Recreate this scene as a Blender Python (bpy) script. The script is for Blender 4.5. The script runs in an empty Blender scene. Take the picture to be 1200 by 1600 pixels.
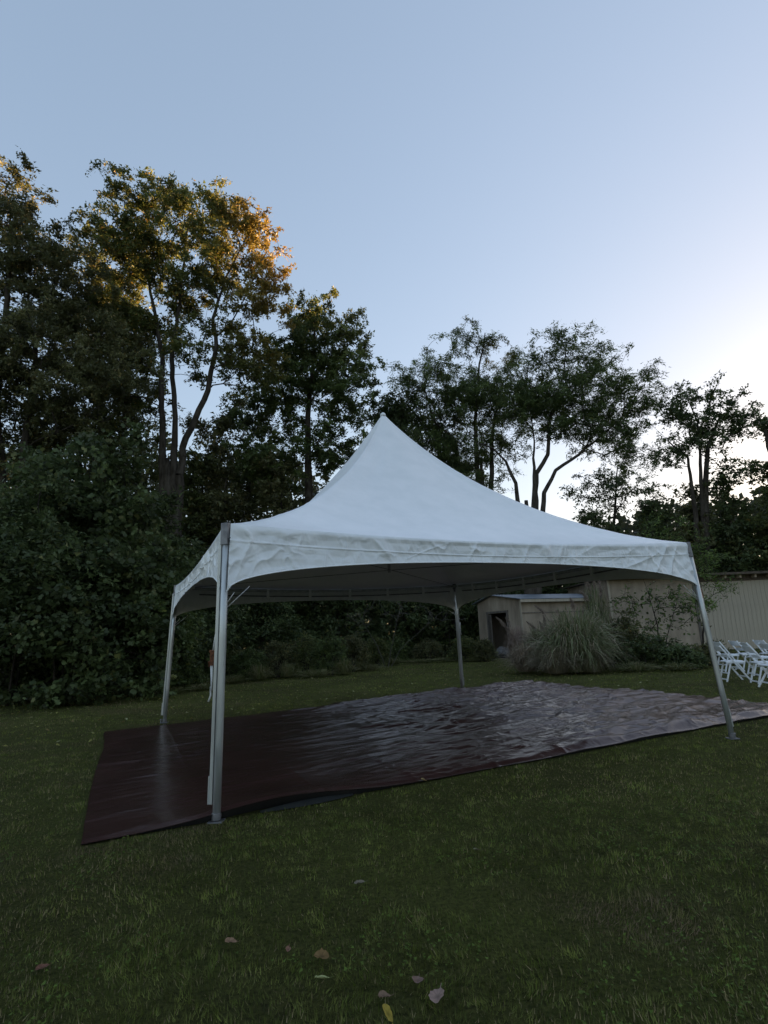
import bpy, math, random
import numpy as np
from mathutils import Matrix, Vector

# ------------------------------------------------------------------ camera, sky, sun, exposure
S = bpy.context.scene
COL = S.collection
F_PX, PITCH, ROLL, EYE = 857.37, 0.21558, -0.03948, 1.419      # focal length in px of a 1200x1600 frame
fw = np.array([0, math.cos(PITCH), math.sin(PITCH)])
_u = np.array([0, -math.sin(PITCH), math.cos(PITCH)]); _r = np.array([1.0, 0, 0])
ri = _r*math.cos(ROLL) + _u*math.sin(ROLL)
up = -_r*math.sin(ROLL) + _u*math.cos(ROLL)
camd = bpy.data.cameras.new('camera'); cam = bpy.data.objects.new('camera', camd); COL.objects.link(cam)
M = Matrix.Identity(4)
for i in range(3):
    M[i][0] = ri[i]; M[i][1] = up[i]; M[i][2] = -fw[i]
M[2][3] = EYE
cam.matrix_world = M
camd.sensor_fit = 'VERTICAL'; camd.sensor_height = 36.0; camd.lens = F_PX/1600*36.0
camd.clip_start = 0.05; camd.clip_end = 3000
S.camera = cam

SUN_EL, SUN_AZ = math.radians(3.6), math.radians(49)          # azimuth clockwise from +Y
w = bpy.data.worlds.new('World'); S.world = w; w.use_nodes = True
nt = w.node_tree; nt.nodes.clear()
sky = nt.nodes.new('ShaderNodeTexSky'); sky.sky_type = 'NISHITA'; sky.sun_disc = False
sky.sun_elevation = SUN_EL; sky.sun_rotation = SUN_AZ
sky.air_density = 1.0; sky.dust_density = 1.6; sky.ozone_density = 1.5; sky.altitude = 100
gam = nt.nodes.new('ShaderNodeGamma'); gam.inputs['Gamma'].default_value = 0.50
hsv = nt.nodes.new('ShaderNodeMixRGB'); hsv.blend_type = 'MULTIPLY'; hsv.inputs[0].default_value = 1.0; hsv.inputs[2].default_value = (0.835, 0.880, 1.0, 1)
bg = nt.nodes.new('ShaderNodeBackground'); bg.inputs['Strength'].default_value = 0.128
wo = nt.nodes.new('ShaderNodeOutputWorld')
nt.links.new(sky.outputs[0], gam.inputs['Color']); nt.links.new(gam.outputs[0], hsv.inputs[1]); nt.links.new(hsv.outputs[0], bg.inputs[0]); nt.links.new(bg.outputs[0], wo.inputs[0])

sd = bpy.data.lights.new('sun', 'SUN'); sd.energy = 5.0; sd.angle = math.radians(0.53); sd.color = (1.0, 0.60, 0.24)
sun = bpy.data.objects.new('sun', sd); COL.objects.link(sun)
sdir = Vector((math.sin(SUN_AZ)*math.cos(SUN_EL), math.cos(SUN_AZ)*math.cos(SUN_EL), math.sin(SUN_EL)))
sun.rotation_euler = sdir.to_track_quat('Z', 'Y').to_euler()
S.view_settings.view_transform = 'Standard'; S.view_settings.look = 'None'
S.view_settings.gamma = 1; S.view_settings.use_curve_mapping = False
S.view_settings.exposure = 2.47
S.render.engine = 'CYCLES'
S.cycles.max_bounces = 6; S.cycles.transparent_max_bounces = 4

# ------------------------------------------------------------------ helpers
rng = np.random.default_rng(7)
def ray(px, py): return F_PX*fw + (px-600)*ri - (py-800)*up
def G(px, py, z=0.0):
    d = ray(px, py); return np.array([0, 0, EYE]) + (z-EYE)/d[2]*d
def at(px, py, Y):
    d = ray(px, py); return np.array([0, 0, EYE]) + Y/d[1]*d
def hash2(ix, iy, s):
    n = (ix*374761393 + iy*668265263 + s*2147483647 + 12345).astype(np.int64) & 0xffffffff
    n = ((n ^ (n >> 13))*1274126177) & 0xffffffff
    n = (n ^ (n >> 16)) & 0xffff
    return n/65535.0
def vn(x, y, s=0):
    x = np.asarray(x, float); y = np.asarray(y, float)
    ix = np.floor(x).astype(np.int64); iy = np.floor(y).astype(np.int64); fx = x-ix; fy = y-iy
    fx = fx*fx*(3-2*fx); fy = fy*fy*(3-2*fy)
    a = hash2(ix, iy, s); b = hash2(ix+1, iy, s); c = hash2(ix, iy+1, s); d = hash2(ix+1, iy+1, s)
    return (a*(1-fx)+b*fx)*(1-fy) + (c*(1-fx)+d*fx)*fy
def fbm(x, y, s=0, o=4):
    t = 0; a = .5
    for i in range(o):
        t = t + a*vn(x*2**i, y*2**i, s+i*17); a *= .5
    return t
def ridged(x, y, s=0, o=3):
    t = 0; a = .5
    for i in range(o):
        t = t + a*(1-abs(2*vn(x*2**i, y*2**i, s+i*13)-1))**2; a *= .5
    return t

def crease(x, y, s=0, ang=0.0, fx=1.0, fy=1.0, sharp=8, warp=.5):
    c, q = math.cos(ang), math.sin(ang); X_ = (x*c+y*q)*fx; Y_ = (-x*q+y*c)*fy
    X_ = X_+warp*vn(x*1.3+9, y*1.3, s+5); Y_ = Y_+warp*(vn(x*1.1, y*1.7+4, s+6)+.4*vn(x*4, y*4, s+7))
    return (1-abs(2*vn(X_, Y_, s)-1))**sharp*np.clip(2.2*vn(X_*.7+30, Y_*.5, s+9)-.7, 0, 1)
def crumple(x, y, s, wl, n=5, warp=.5):
    r = np.random.default_rng(s); z = 0
    for k in range(n):
        a = r.uniform(-.75, .75)+(math.pi/2 if k % 2 == 0 else .9*(-1)**(k//2)); f = r.uniform(.7, 1.4)/wl
        ph = (x*math.cos(a)+y*math.sin(a))*f+warp*2.2*vn(x*.55/wl, y*.55/wl, s+k)+r.uniform(0, 9)
        z = z+(abs((ph % 1)-.5)*2)**.85*wl/n*np.clip(vn(x*.4/wl, y*.4/wl, s+40+k)*1.8-.4, 0, 1)
    return z
def mesh_np(name, V, F, mat=None, smooth=False, col=None):
    """V (n,3); F: list of (m,k) int arrays (k = verts per face)"""
    me = bpy.data.meshes.new(name)
    V = np.asarray(V, np.float32)
    if isinstance(F, np.ndarray): F = [F]
    F = [np.asarray(f, np.int32) for f in F if len(f)]
    me.vertices.add(len(V)); me.vertices.foreach_set('co', V.ravel())
    tot = np.concatenate([np.full(len(f), f.shape[1], np.int32) for f in F])
    lv = np.concatenate([f.ravel() for f in F])
    me.loops.add(len(lv)); me.loops.foreach_set('vertex_index', lv)
    me.polygons.add(len(tot))
    me.polygons.foreach_set('loop_start', np.concatenate([[0], np.cumsum(tot)[:-1]]).astype(np.int32))
    me.polygons.foreach_set('loop_total', tot)
    if smooth: me.polygons.foreach_set('use_smooth', np.ones(len(tot), bool))
    me.update(calc_edges=True)
    if col is not None:
        a = me.color_attributes.new('tint', 'FLOAT_COLOR', 'POINT')
        c = np.ones((len(V), 4), np.float32); c[:, :3] = col; a.data.foreach_set('color', c.ravel())
    if mat: me.materials.append(mat)
    return me
def link(name, me, parent=None, loc=None, **props):
    o = bpy.data.objects.new(name, me); COL.objects.link(o)
    if parent: o.parent = parent
    if loc is not None: o.location = loc
    for k, v in props.items(): o[k] = v
    return o
def thing(name, label, cat, loc=(0, 0, 0), rz=0, group=None, me=None):
    o = bpy.data.objects.new(name, me); COL.objects.link(o)
    o.location = [float(c) for c in loc]; o.rotation_euler = (0, 0, rz)
    if me is None: o.empty_display_size = .3
    o['label'] = label; o['category'] = cat
    if group: o['group'] = group
    return o
class MB:
    def __init__(s): s.v = []; s.f = []; s.n = 0
    def add(s, V, F):
        V = np.asarray(V, float); s.v.append(V)
        for f in F: s.f.append([int(i)+s.n for i in f])
        s.n += len(V); return s
    def box(s, c, size, R=None):
        sx, sy, sz = [q/2 for q in size]
        V = np.array([[x, y, z] for x in (-sx, sx) for y in (-sy, sy) for z in (-sz, sz)])
        if R is not None: V = V@np.asarray(R).T
        return s.add(V+np.asarray(c), [(0, 1, 3, 2), (4, 6, 7, 5), (0, 4, 5, 1), (2, 3, 7, 6), (0, 2, 6, 4), (1, 5, 7, 3)])
    def bar(s, a, b, w, t, side=None):
        """rectangular bar from a to b; w along side vector, t across"""
        a = np.asarray(a, float); b = np.asarray(b, float); d = b-a; L = np.linalg.norm(d); d = d/L
        sv = np.array(side if side is not None else (0, 0, 1.0), float); sv = sv-d*(sv@d)
        if np.linalg.norm(sv) < 1e-4: sv = np.array([1.0, 0, 0])-d*d[0]
        sv /= np.linalg.norm(sv); tv = np.cross(d, sv)
        return s.box((a+b)/2, (L, w, t), np.stack([d, sv, tv], 1))
    def tube(s, P, r, n=12, cap=True):
        P = np.asarray(P, float); r = np.broadcast_to(np.asarray(r, float), (len(P),)).copy()
        T = np.gradient(P, axis=0); T /= np.linalg.norm(T, axis=1)[:, None]+1e-9
        ref = np.array([0, 0, 1.0]) if abs(T[0][2]) < .9 else np.array([1.0, 0, 0])
        V = []
        for p, t, q in zip(P, T, r):
            a = np.cross(t, ref); a /= np.linalg.norm(a); b = np.cross(t, a)
            th = np.arange(n)*2*math.pi/n
            V.append(p+q*(np.cos(th)[:, None]*a+np.sin(th)[:, None]*b))
        F = []
        for i in range(len(P)-1):
            for k in range(n): F.append((i*n+k, i*n+(k+1) % n, (i+1)*n+(k+1) % n, (i+1)*n+k))
        if cap: F.append(tuple(range(n))[::-1]); F.append(tuple((len(P)-1)*n+k for k in range(n)))
        return s.add(np.concatenate(V), F)
    def mesh(s, name, mat, smooth=False, bevel=0):
        me = bpy.data.meshes.new(name)
        me.from_pydata(np.concatenate(s.v).tolist(), [], s.f); me.update()
        if mat: me.materials.append(mat)
        if smooth:
            for p in me.polygons: p.use_smooth = len(p.vertices) == 4
        return me
def part(name, mb, mat, parent, smooth=False, bevel=0, **props):
    o = link(name, mb.mesh(name, mat, smooth), parent, **props)
    if bevel:
        m = o.modifiers.new('bevel', 'BEVEL'); m.width = bevel; m.segments = 2; m.limit_method = 'ANGLE'
    return o
def copy_tree(o, parent=None):
    c = o.copy(); COL.objects.link(c); c.parent = parent
    for ch in list(o.children): copy_tree(ch, c)
    return c

# ------------------------------------------------------------------ materials
def new_mat(name):
    m = bpy.data.materials.new(name); m.use_nodes = True
    n = m.node_tree; b = n.nodes['Principled BSDF']; return m, n, b
def nd(n, t, **kw):
    x = n.nodes.new(t)
    for k, v in kw.items():
        if k in x.inputs: x.inputs[k].default_value = v
        else: setattr(x, k, v)
    return x
def noisy(name, c1, c2, scale=8, rough=.6, metal=0, bump=0.0, bscale=None, stretch=(1, 1, 1), detail=6, spec=.5, ramp=(.35, .65), coord='Object', rvar=0, btype='FBM'):
    m, n, b = new_mat(name)
    tc = nd(n, 'ShaderNodeTexCoord'); mp = nd(n, 'ShaderNodeMapping'); mp.inputs['Scale'].default_value = stretch
    n.links.new(tc.outputs[coord], mp.inputs[0])
    no = nd(n, 'ShaderNodeTexNoise', Scale=scale, Detail=detail, Roughness=.6); n.links.new(mp.outputs[0], no.inputs['Vector'])
    r = nd(n, 'ShaderNodeValToRGB'); e = r.color_ramp.elements
    e[0].position, e[1].position = ramp; e[0].color = (*c1, 1); e[1].color = (*c2, 1)
    n.links.new(no.outputs['Fac'], r.inputs[0]); n.links.new(r.outputs[0], b.inputs['Base Color'])
    b.inputs['Roughness'].default_value = rough; b.inputs['Metallic'].default_value = metal
    b.inputs['Specular IOR Level'].default_value = spec
    if rvar:
        mr = nd(n, 'ShaderNodeMapRange'); mr.inputs['To Min'].default_value = rough-rvar; mr.inputs['To Max'].default_value = rough+rvar
        n.links.new(no.outputs['Fac'], mr.inputs['Value']); n.links.new(mr.outputs[0], b.inputs['Roughness'])
    if bump:
        n2 = nd(n, 'ShaderNodeTexNoise', Scale=bscale or scale*3, Detail=5, Distortion=.8 if btype != 'FBM' else 0, noise_type=btype); n.links.new(mp.outputs[0], n2.inputs['Vector'])
        bp = nd(n, 'ShaderNodeBump', Distance=bump); bp.inputs['Strength'].default_value = 1
        n.links.new(n2.outputs['Fac'], bp.inputs['Height']); n.links.new(bp.outputs[0], b.inputs['Normal'])
    return m
def leafmat(name, trans=.35, rough=.55, gloss=.25):
    m, n, b = new_mat(name)
    at_ = nd(n, 'ShaderNodeAttribute', attribute_name='tint')
    n.links.new(at_.outputs['Color'], b.inputs['Base Color'])
    b.inputs['Roughness'].default_value = rough; b.inputs['Specular IOR Level'].default_value = gloss
    tr = nd(n, 'ShaderNodeBsdfTranslucent'); n.links.new(at_.outputs['Color'], tr.inputs[0])
    mx = nd(n, 'ShaderNodeMixShader', Fac=trans)
    n.links.new(b.outputs[0], mx.inputs[1]); n.links.new(tr.outputs[0], mx.inputs[2])
    n.links.new(mx.outputs[0], n.nodes['Material Output'].inputs[0]); return m
LEAF = leafmat('leaf', .42, .5, .35); BLADE = leafmat('grass_blade', .3, .6, .2); PAPER = leafmat('dry_leaf', .15, .8, .1)
BARK = noisy('bark', (.030, .024, .018), (.085, .072, .058), 6, .95, bump=.03, bscale=14, stretch=(1, 1, .25), spec=.2)
BARKD = noisy('dark_bark', (.02, .017, .013), (.06, .05, .04), 6, .95, bump=.02, bscale=14, stretch=(1, 1, .25), spec=.2)
FABRIC = noisy('white_vinyl', (.80, .82, .83), (.87, .88, .89), 3, .38, bump=.003, bscale=12, spec=.5, detail=8)
VALFAB = noisy('crumpled_white_vinyl', (.76, .78, .79), (.84, .86, .87), 3, .32, bump=.008, bscale=11, spec=.5, detail=8, btype='RIDGED_MULTIFRACTAL')
METAL = noisy('brushed_aluminium', (.40, .42, .42), (.56, .58, .57), 9, .40, .6, stretch=(1, 1, .15), rvar=.08)
GALV = noisy('galvanised_steel', (.13, .13, .14), (.24, .24, .25), 12, .5, .6)
RESIN = noisy('white_resin', (.74, .76, .78), (.82, .84, .86), 5, .38, spec=.5)
ROPE = noisy('white_cord', (.55, .55, .53), (.75, .75, .72), 40, .9, stretch=(1, 1, 3))
RUST = noisy('rusty_steel', (.05, .018, .008), (.22, .08, .03), 60, .85, .2, bump=.004)
PLY = noisy('weathered_plywood', (.17, .135, .10), (.46, .38, .29), 1.6, .85, bump=.004, bscale=20, stretch=(1, 1, .35), spec=.2, ramp=(.25, .75))
SIDING = noisy('weathered_beige_siding', (.33, .285, .22), (.50, .435, .34), 3, .85, bump=.003, bscale=18, stretch=(3, 3, .25), spec=.2, ramp=(.25, .8))
OLDWOOD = noisy('old_grey_wood', (.08, .07, .06), (.20, .175, .15), 5, .9, bump=.004, bscale=20, stretch=(3, 3, .3), spec=.2)
BROWNWOOD = noisy('brown_painted_wood', (.06, .045, .035), (.14, .11, .085), 6, .85, stretch=(1, 1, 1), spec=.2)
ROOFM = noisy('pale_metal_roof', (.13, .15, .18), (.22, .25, .29), 3, .5, .2, rvar=.1)
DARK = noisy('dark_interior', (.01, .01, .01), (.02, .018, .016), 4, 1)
BAGM = noisy('grey_sack', (.05, .05, .05), (.13, .125, .12), 8, .7, bump=.02, bscale=12)

# lawn soil / thatch
LAWN, n, b = new_mat('lawn')
tc = nd(n, 'ShaderNodeTexCoord')
n1 = nd(n, 'ShaderNodeTexNoise', Scale=.45, Detail=5, Roughness=.6); n2 = nd(n, 'ShaderNodeTexNoise', Scale=40, Detail=8, Roughness=.75)
for q in (n1, n2): n.links.new(tc.outputs['Object'], q.inputs['Vector'])
r1 = nd(n, 'ShaderNodeValToRGB'); e = r1.color_ramp.elements; e[0].position = .32; e[1].position = .68
e[0].color = (.060, .062, .022, 1); e[1].color = (.10, .112, .032, 1)
r2 = nd(n, 'ShaderNodeValToRGB'); e = r2.color_ramp.elements; e[0].position = .35; e[1].position = .7
e[0].color = (.35, .35, .35, 1); e[1].color = (1.5, 1.45, 1.25, 1)
mx = nd(n, 'ShaderNodeMixRGB', blend_type='MULTIPLY', Fac=1.0)
n.links.new(n1.outputs['Fac'], r1.inputs[0]); n.links.new(n2.outputs['Fac'], r2.inputs[0])
n.links.new(r1.outputs[0], mx.inputs[1]); n.links.new(r2.outputs[0], mx.inputs[2]); n.links.new(mx.outputs[0], b.inputs['Base Color'])
b.inputs['Roughness'].default_value = 1; b.inputs['Specular IOR Level'].default_value = .1
bp = nd(n, 'ShaderNodeBump', Distance=.04); n.links.new(n2.outputs['Fac'], bp.inputs['Height']); n.links.new(bp.outputs[0], b.inputs['Normal'])

TARP, n, b = new_mat('brown_tarpaulin')
tc = nd(n, 'ShaderNodeTexCoord')
mp = nd(n, 'ShaderNodeMapping'); mp.inputs['Scale'].default_value = (1, 1.7, 1); mp.inputs['Rotation'].default_value = (0, 0, -.35)
n.links.new(tc.outputs['Object'], mp.inputs[0])
n1 = nd(n, 'ShaderNodeTexNoise', Scale=1.3, Detail=5); n.links.new(tc.outputs['Object'], n1.inputs['Vector'])
n2 = nd(n, 'ShaderNodeTexNoise', Scale=5.5, Detail=4, Roughness=.6, Distortion=1.3, noise_type='RIDGED_MULTIFRACTAL'); n3 = nd(n, 'ShaderNodeTexNoise', Scale=22, Detail=4, Distortion=.8)
for q in (n2, n3): n.links.new(mp.outputs[0], q.inputs['Vector'])
r1 = nd(n, 'ShaderNodeValToRGB'); e = r1.color_ramp.elements; e[0].color = (.034, .013, .012, 1); e[1].color = (.055, .024, .021, 1)
e[0].position = .3; e[1].position = .7
b.inputs['Specular IOR Level'].default_value = .55
n.links.new(n1.outputs['Fac'], r1.inputs[0]); n.links.new(r1.outputs[0], b.inputs['Base Color'])
crm = nd(n, 'ShaderNodeAttribute', attribute_name='tint')
mr = nd(n, 'ShaderNodeMapRange'); mr.inputs['To Min'].default_value = .26; mr.inputs['To Max'].default_value = .20
n.links.new(crm.outputs['Fac'], mr.inputs['Value']); n.links.new(mr.outputs[0], b.inputs['Roughness'])
ad = nd(n, 'ShaderNodeMath', operation='MULTIPLY_ADD'); ad.inputs[1].default_value = .28; n.links.new(n3.outputs['Fac'], ad.inputs[0]); n.links.new(n2.outputs['Fac'], ad.inputs[2])
ml = nd(n, 'ShaderNodeMath', operation='MULTIPLY'); n.links.new(ad.outputs[0], ml.inputs[0]); n.links.new(crm.outputs['Fac'], ml.inputs[1])
bp = nd(n, 'ShaderNodeBump', Distance=.007); n.links.new(ml.outputs[0], bp.inputs['Height']); n.links.new(bp.outputs[0], b.inputs['Normal'])
BLOCKERM = noisy('blocker_ridge', (.012, .016, .008), (.04, .05, .02), .2, 1, spec=0)

# ------------------------------------------------------------------ tarp outline (world), used to keep grass off it
TA = G(119, 1327); TB = G(165, 1145); TC = G(815, 1069)
e1 = (G(1200, 1122)-TA); e1 /= np.linalg.norm(e1)
TD = TA + e1*9.6; TD[2] = 0
def in_tarp(x, y, m=0.0):
    P = [TA, TD, TC, TB]; ok = np.ones(np.shape(x), bool)
    for i in range(4):
        a, c = P[i], P[(i+1) % 4]; L = math.hypot(c[0]-a[0], c[1]-a[1])
        ok &= ((c[0]-a[0])*(y-a[1])-(c[1]-a[1])*(x-a[0]))/L > m
    return ok

# ------------------------------------------------------------------ ground
def gz(x, y): return (fbm(x*.5+50, y*.5+50, 3, 2)-.37)*.03
xs = np.concatenate([[-900, -400, -150, -70], np.linspace(-40, 40, 161), [70, 150, 400, 900]])
ys = np.concatenate([[-900, -300, -80, -30], np.linspace(-10, 60, 141), [90, 200, 500, 1400]])
X, Y = np.meshgrid(xs, ys); Z = gz(X, Y)
nx, ny = len(xs), len(ys); I = np.arange(nx*ny).reshape(ny, nx)
Q = np.stack([I[:-1, :-1], I[:-1, 1:], I[1:, 1:], I[1:, :-1]], -1).reshape(-1, 4)
link('lawn', mesh_np('lawn', np.stack([X, Y, Z], -1).reshape(-1, 3), Q, LAWN, True), kind='structure')

# unseen ridge added at right to block the low sun below the treetops
az = np.radians(np.linspace(30, 125, 420)); V = []; rows = 7
for j in range(rows):
    t = j/(rows-1); rad = 172+90*t
    h = math.sin(math.pi*min(t*1.15+.02, 1)*.5)*(30.0+3.5*vn(az*14, az*0, 5)+4*vn(az*70, az*0+j, 6)+2.5*vn(az*210, az*0+j, 7))
    edge = np.clip((np.degrees(az)-30)/8, 0, 1)*np.clip((125-np.degrees(az))/8, 0, 1)
    V.append(np.stack([np.sin(az)*rad, np.cos(az)*rad, h*edge*(1 if j < rows-1 else .2)-.2], -1))
V = np.concatenate(V); I = np.arange(len(V)).reshape(rows, -1)
Q = np.stack([I[:-1, :-1], I[:-1, 1:], I[1:, 1:], I[1:, :-1]], -1).reshape(-1, 4)
link('sun_blocker_ridge', mesh_np('sun_blocker_ridge', V, Q, BLOCKERM), kind='structure')

# grass blades
def grass():
    Vs = []; Cs = []; 
    bands = [(1.9, 3.2, 8200, .0046, .040), (3.2, 5.0, 5000, .0060, .038), (5.0, 8.0, 2200, .0092, .036), (8.0, 13.0, 740, .014, .036), (13.0, 24.0, 200, .026, .040), (24, 34, 50, .045, .045)]
    for y0, y1, dens, wd, ht in bands:
        xm = y1*.85+.9; n = int((y1-y0)*2*xm*dens)
        x = rng.uniform(-xm, xm, n); y = rng.uniform(y0, y1, n)
        k = (abs(x) < y*.85+.9) & ~in_tarp(x, y, -.01)
        clump = fbm(x*3.1, y*3.1, 21, 3); k &= rng.random(n) < .35+1.3*clump
        x = x[k]; y = y[k]; n = len(x)
        patch = fbm(x*.55+9, y*.55, 22, 3); fine = fbm(x*6, y*6, 31, 2)
        lump = np.clip((fbm(x*7.5, y*7.5, 36, 2)-.22)*2.6, .12, 1.5); h = ht*rng.uniform(.5, 1.25, n)*(.62+.55*lump)*(.75+.55*fbm(x*1.7, y*1.7, 37, 2))
        a = rng.uniform(0, 2*math.pi, n); wv = np.stack([np.cos(a), np.sin(a)], 1)*wd*rng.uniform(.6, 1.3, n)[:, None]*.5
        la = vn(x*4.5, y*4.5, 38)*9+rng.normal(size=n)*.9; ln = rng.random(n)**1.2*.95
        z0 = gz(x, y)-.003
        base = np.stack([x, y, z0], 1)
        p0 = base.copy(); p0[:, :2] -= wv; p1 = base.copy(); p1[:, :2] += wv
        tip = base.copy(); tip[:, 0] += np.cos(la)*ln*h; tip[:, 1] += np.sin(la)*ln*h; tip[:, 2] += h*(1-.45*ln)
        Vs.append(np.stack([p0, p1, tip], 1).reshape(-1, 3))
        g1 = np.array([.092, .122, .022]); g2 = np.array([.208, .228, .060]); dry = np.array([.38, .31, .16])
        cl = fbm(x*11, y*11, 33, 2); t = np.clip(rng.random(n)*.7+(cl-.37)*2.2, 0, 1)[:, None]; fq = 26 if y0 < 5 else (14 if y0 < 8 else 7); c = (g1*(1-t)+g2*t)*(.72+.5*fbm(x*2.3, y*2.3, 34, 3)[:, None])*(.34+1.3*vn(x*fq, y*fq, 35)[:, None])
        pd = np.clip((patch-.40)*3, 0, 1)
        d = (rng.random(n) < .07+.25*pd)[:, None]; c = np.where(d, dry*rng.uniform(.5, 1.1, (n, 1)), c)
        br = np.clip((fbm(x*.9+3, y*1.3, 39, 3)-.53)*7, 0, 1)[:, None]*(rng.random((n, 1)) < .75); c = c*(1-br)+np.array([.21, .155, .095])*rng.uniform(.6, 1.2, (n, 1))*br
        c = c*(.75+.3*np.clip(lump, 0, 1))[:, None]
        Cs.append(np.repeat(c, 3, 0))
    # clover and other small round weed leaves between the blades
    n = 15000; x = rng.uniform(-3.6, 3.6, n); y = rng.uniform(1.9, 5.2, n); k = (fbm(x*2.1, y*2.1, 41, 3) > .50) & (rng.random(n) < .8) & ~in_tarp(x, y); x, y = x[k], y[k]; n = len(x)
    a = rng.uniform(0, 6.28, n); r_ = rng.uniform(.005, .011, n); c = np.stack([x, y, gz(x, y)+rng.uniform(.015, .04, n)], 1)
    for q in (0, 1):
        T3 = []
        for t_ in ((0, 2.2, 4.3) if q == 0 else (0, 1.1, 2.2)): T3.append(c+np.stack([np.cos(a+t_)*r_, np.sin(a+t_)*r_, rng.normal(size=n)*.003], 1))
        Vs.append(np.stack(T3, 1).reshape(-1, 3)); Cs.append(np.repeat(np.array([.10, .15, .025])*rng.uniform(.6, 1.25, (n, 1)), 3, 0))
    V = np.concatenate(Vs); C = np.concatenate(Cs)
    link('grass', mesh_np('grass', V, np.arange(len(V)).reshape(-1, 3), BLADE, False, C), kind='stuff', label='short mown lawn grass with dry straw coloured patches', category='grass')
grass()

# ------------------------------------------------------------------ tarp
def tarp():
    nu, nv = 480, 300
    u, v = np.meshgrid(np.linspace(0, 1, nu), np.linspace(0, 1, nv))
    L, W = 9.6, 5.7
    P = ((1-u)*(1-v))[..., None]*TA + (u*(1-v))[..., None]*TD + (u*v)[..., None]*TC + ((1-u)*v)[..., None]*TB
    x, y = u*L, v*W
    wr = np.clip((u-.14+.14*(vn(x*.9, y*.9, 49)-.5))/.50, .24, 1)**1.15
    z = .012 + wr*(.22*crumple(x*.55+y*.25, y*1.7, 51, .70, 5, .9)+.22*crumple(x*.42-y*.2, y*1.9, 61, .30, 5, 1.1)+.10*crumple(x*.6, y*1.8, 71, .14, 4, 1.0)+.026*crease(x, y, 51, -.25, .7, 3.0, 7, .8)+.022*crease(x, y, 52, .3, .9, 3.6, 7, .9)+.016*crease(x, y, 53, -.7, 1.2, 4.4, 6, .9)) + .035*wr*fbm(x*.8, y*1.2, 58, 3)
    z = .012+(z-.012)*np.clip(y/.10, .25, 1)*np.clip((W-y)/.2, .4, 1)
    for k in range(1, 10): z += .006*np.exp(-(abs(x-k*.96+.03*vn(x*0+k*3, y*1.2, 65))/.022)**1.2)*(.4+.8*vn(x*0+k, y*1.4, 55))
    for k in range(1, 6): z += .006*np.exp(-(abs(y-k*.95+.03*vn(x*1.2, y*0+k*3, 66))/.022)**1.2)*(.4+.8*vn(x*1.4, y*0+k, 56))
    z += .085*np.exp(-((x-1.5)/.75)**2)*np.exp(-(y/.35)**2)       # the lifted lip by the near leg
    P[..., 2] = z
    edge = (vn(x*1.6, y*0, 60)-.5)*.10*np.clip(1-(1-v)*6, 0, 1) - (vn(x*1.1, y*0, 61)-.5)*.06*np.clip(1-v*6, 0, 1)
    nrm = np.array([-e1[1], e1[0]]); P[..., 0] += nrm[0]*edge; P[..., 1] += nrm[1]*edge
    far = (vn(x*0, y*1.3, 62)-.5)*.06*np.clip(1-u*8, 0, 1); P[..., 0] += e1[0]*far; P[..., 1] += e1[1]*far
    I = np.arange(nu*nv).reshape(nv, nu)
    Q = np.stack([I[:-1, :-1], I[:-1, 1:], I[1:, 1:], I[1:, :-1]], -1).reshape(-1, 4)
    t = thing('tarp', 'large brown crinkled glossy tarpaulin spread on the lawn under the white tent', 'tarpaulin')
    link('sheet', mesh_np('sheet', P.reshape(-1, 3), Q, TARP, True, np.repeat(wr.reshape(-1, 1), 3, 1)), t)
    # rolled black hem down to the ground along the near edge
    E = P[0]; mb = MB()
    pts = E[::3].copy(); n3 = len(pts)
    A = pts.copy(); A[:, 2] += .003; B = pts.copy(); B[:, 2] = 0.0; B[:, :2] += -nrm*.012*0
    B2 = B.copy(); lift = np.clip((pts[:, 2]-.06)/.06, 0, 1); B[:, :2] += nrm*(.05+.12*lift[:, None])
    mb.add(np.concatenate([A, B]), [(i, i+1, n3+i+1, n3+i) for i in range(n3-1)])
    part('hem', mb, DARK, t)
    k0 = int(1.32/9.6*nu); k1 = int(2.2/9.6*nu)      # grey underside folded out below the lip
    seg = P[0, k0:k1:3].copy(); n4 = len(seg); A = seg.copy(); B = seg.copy()
    s = np.sin(np.linspace(0, math.pi, n4)); A[:, 2] = .02+.02*s; B[:, 2] = .012; A[:, :2] += nrm*.03; B[:, :2] -= nrm*(.0+.045*s[:, None])
    mb = MB(); mb.add(np.concatenate([A, B]), [(i, i+1, n4+i+1, n4+i) for i in range(n4-1)])
    part('folded_underside', mb, noisy('grey_underside', (.016, .018, .018), (.03, .033, .03), 10, .5), t, label='grey green underside of the sheet turned out below the lifted edge')
tarp()

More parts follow.
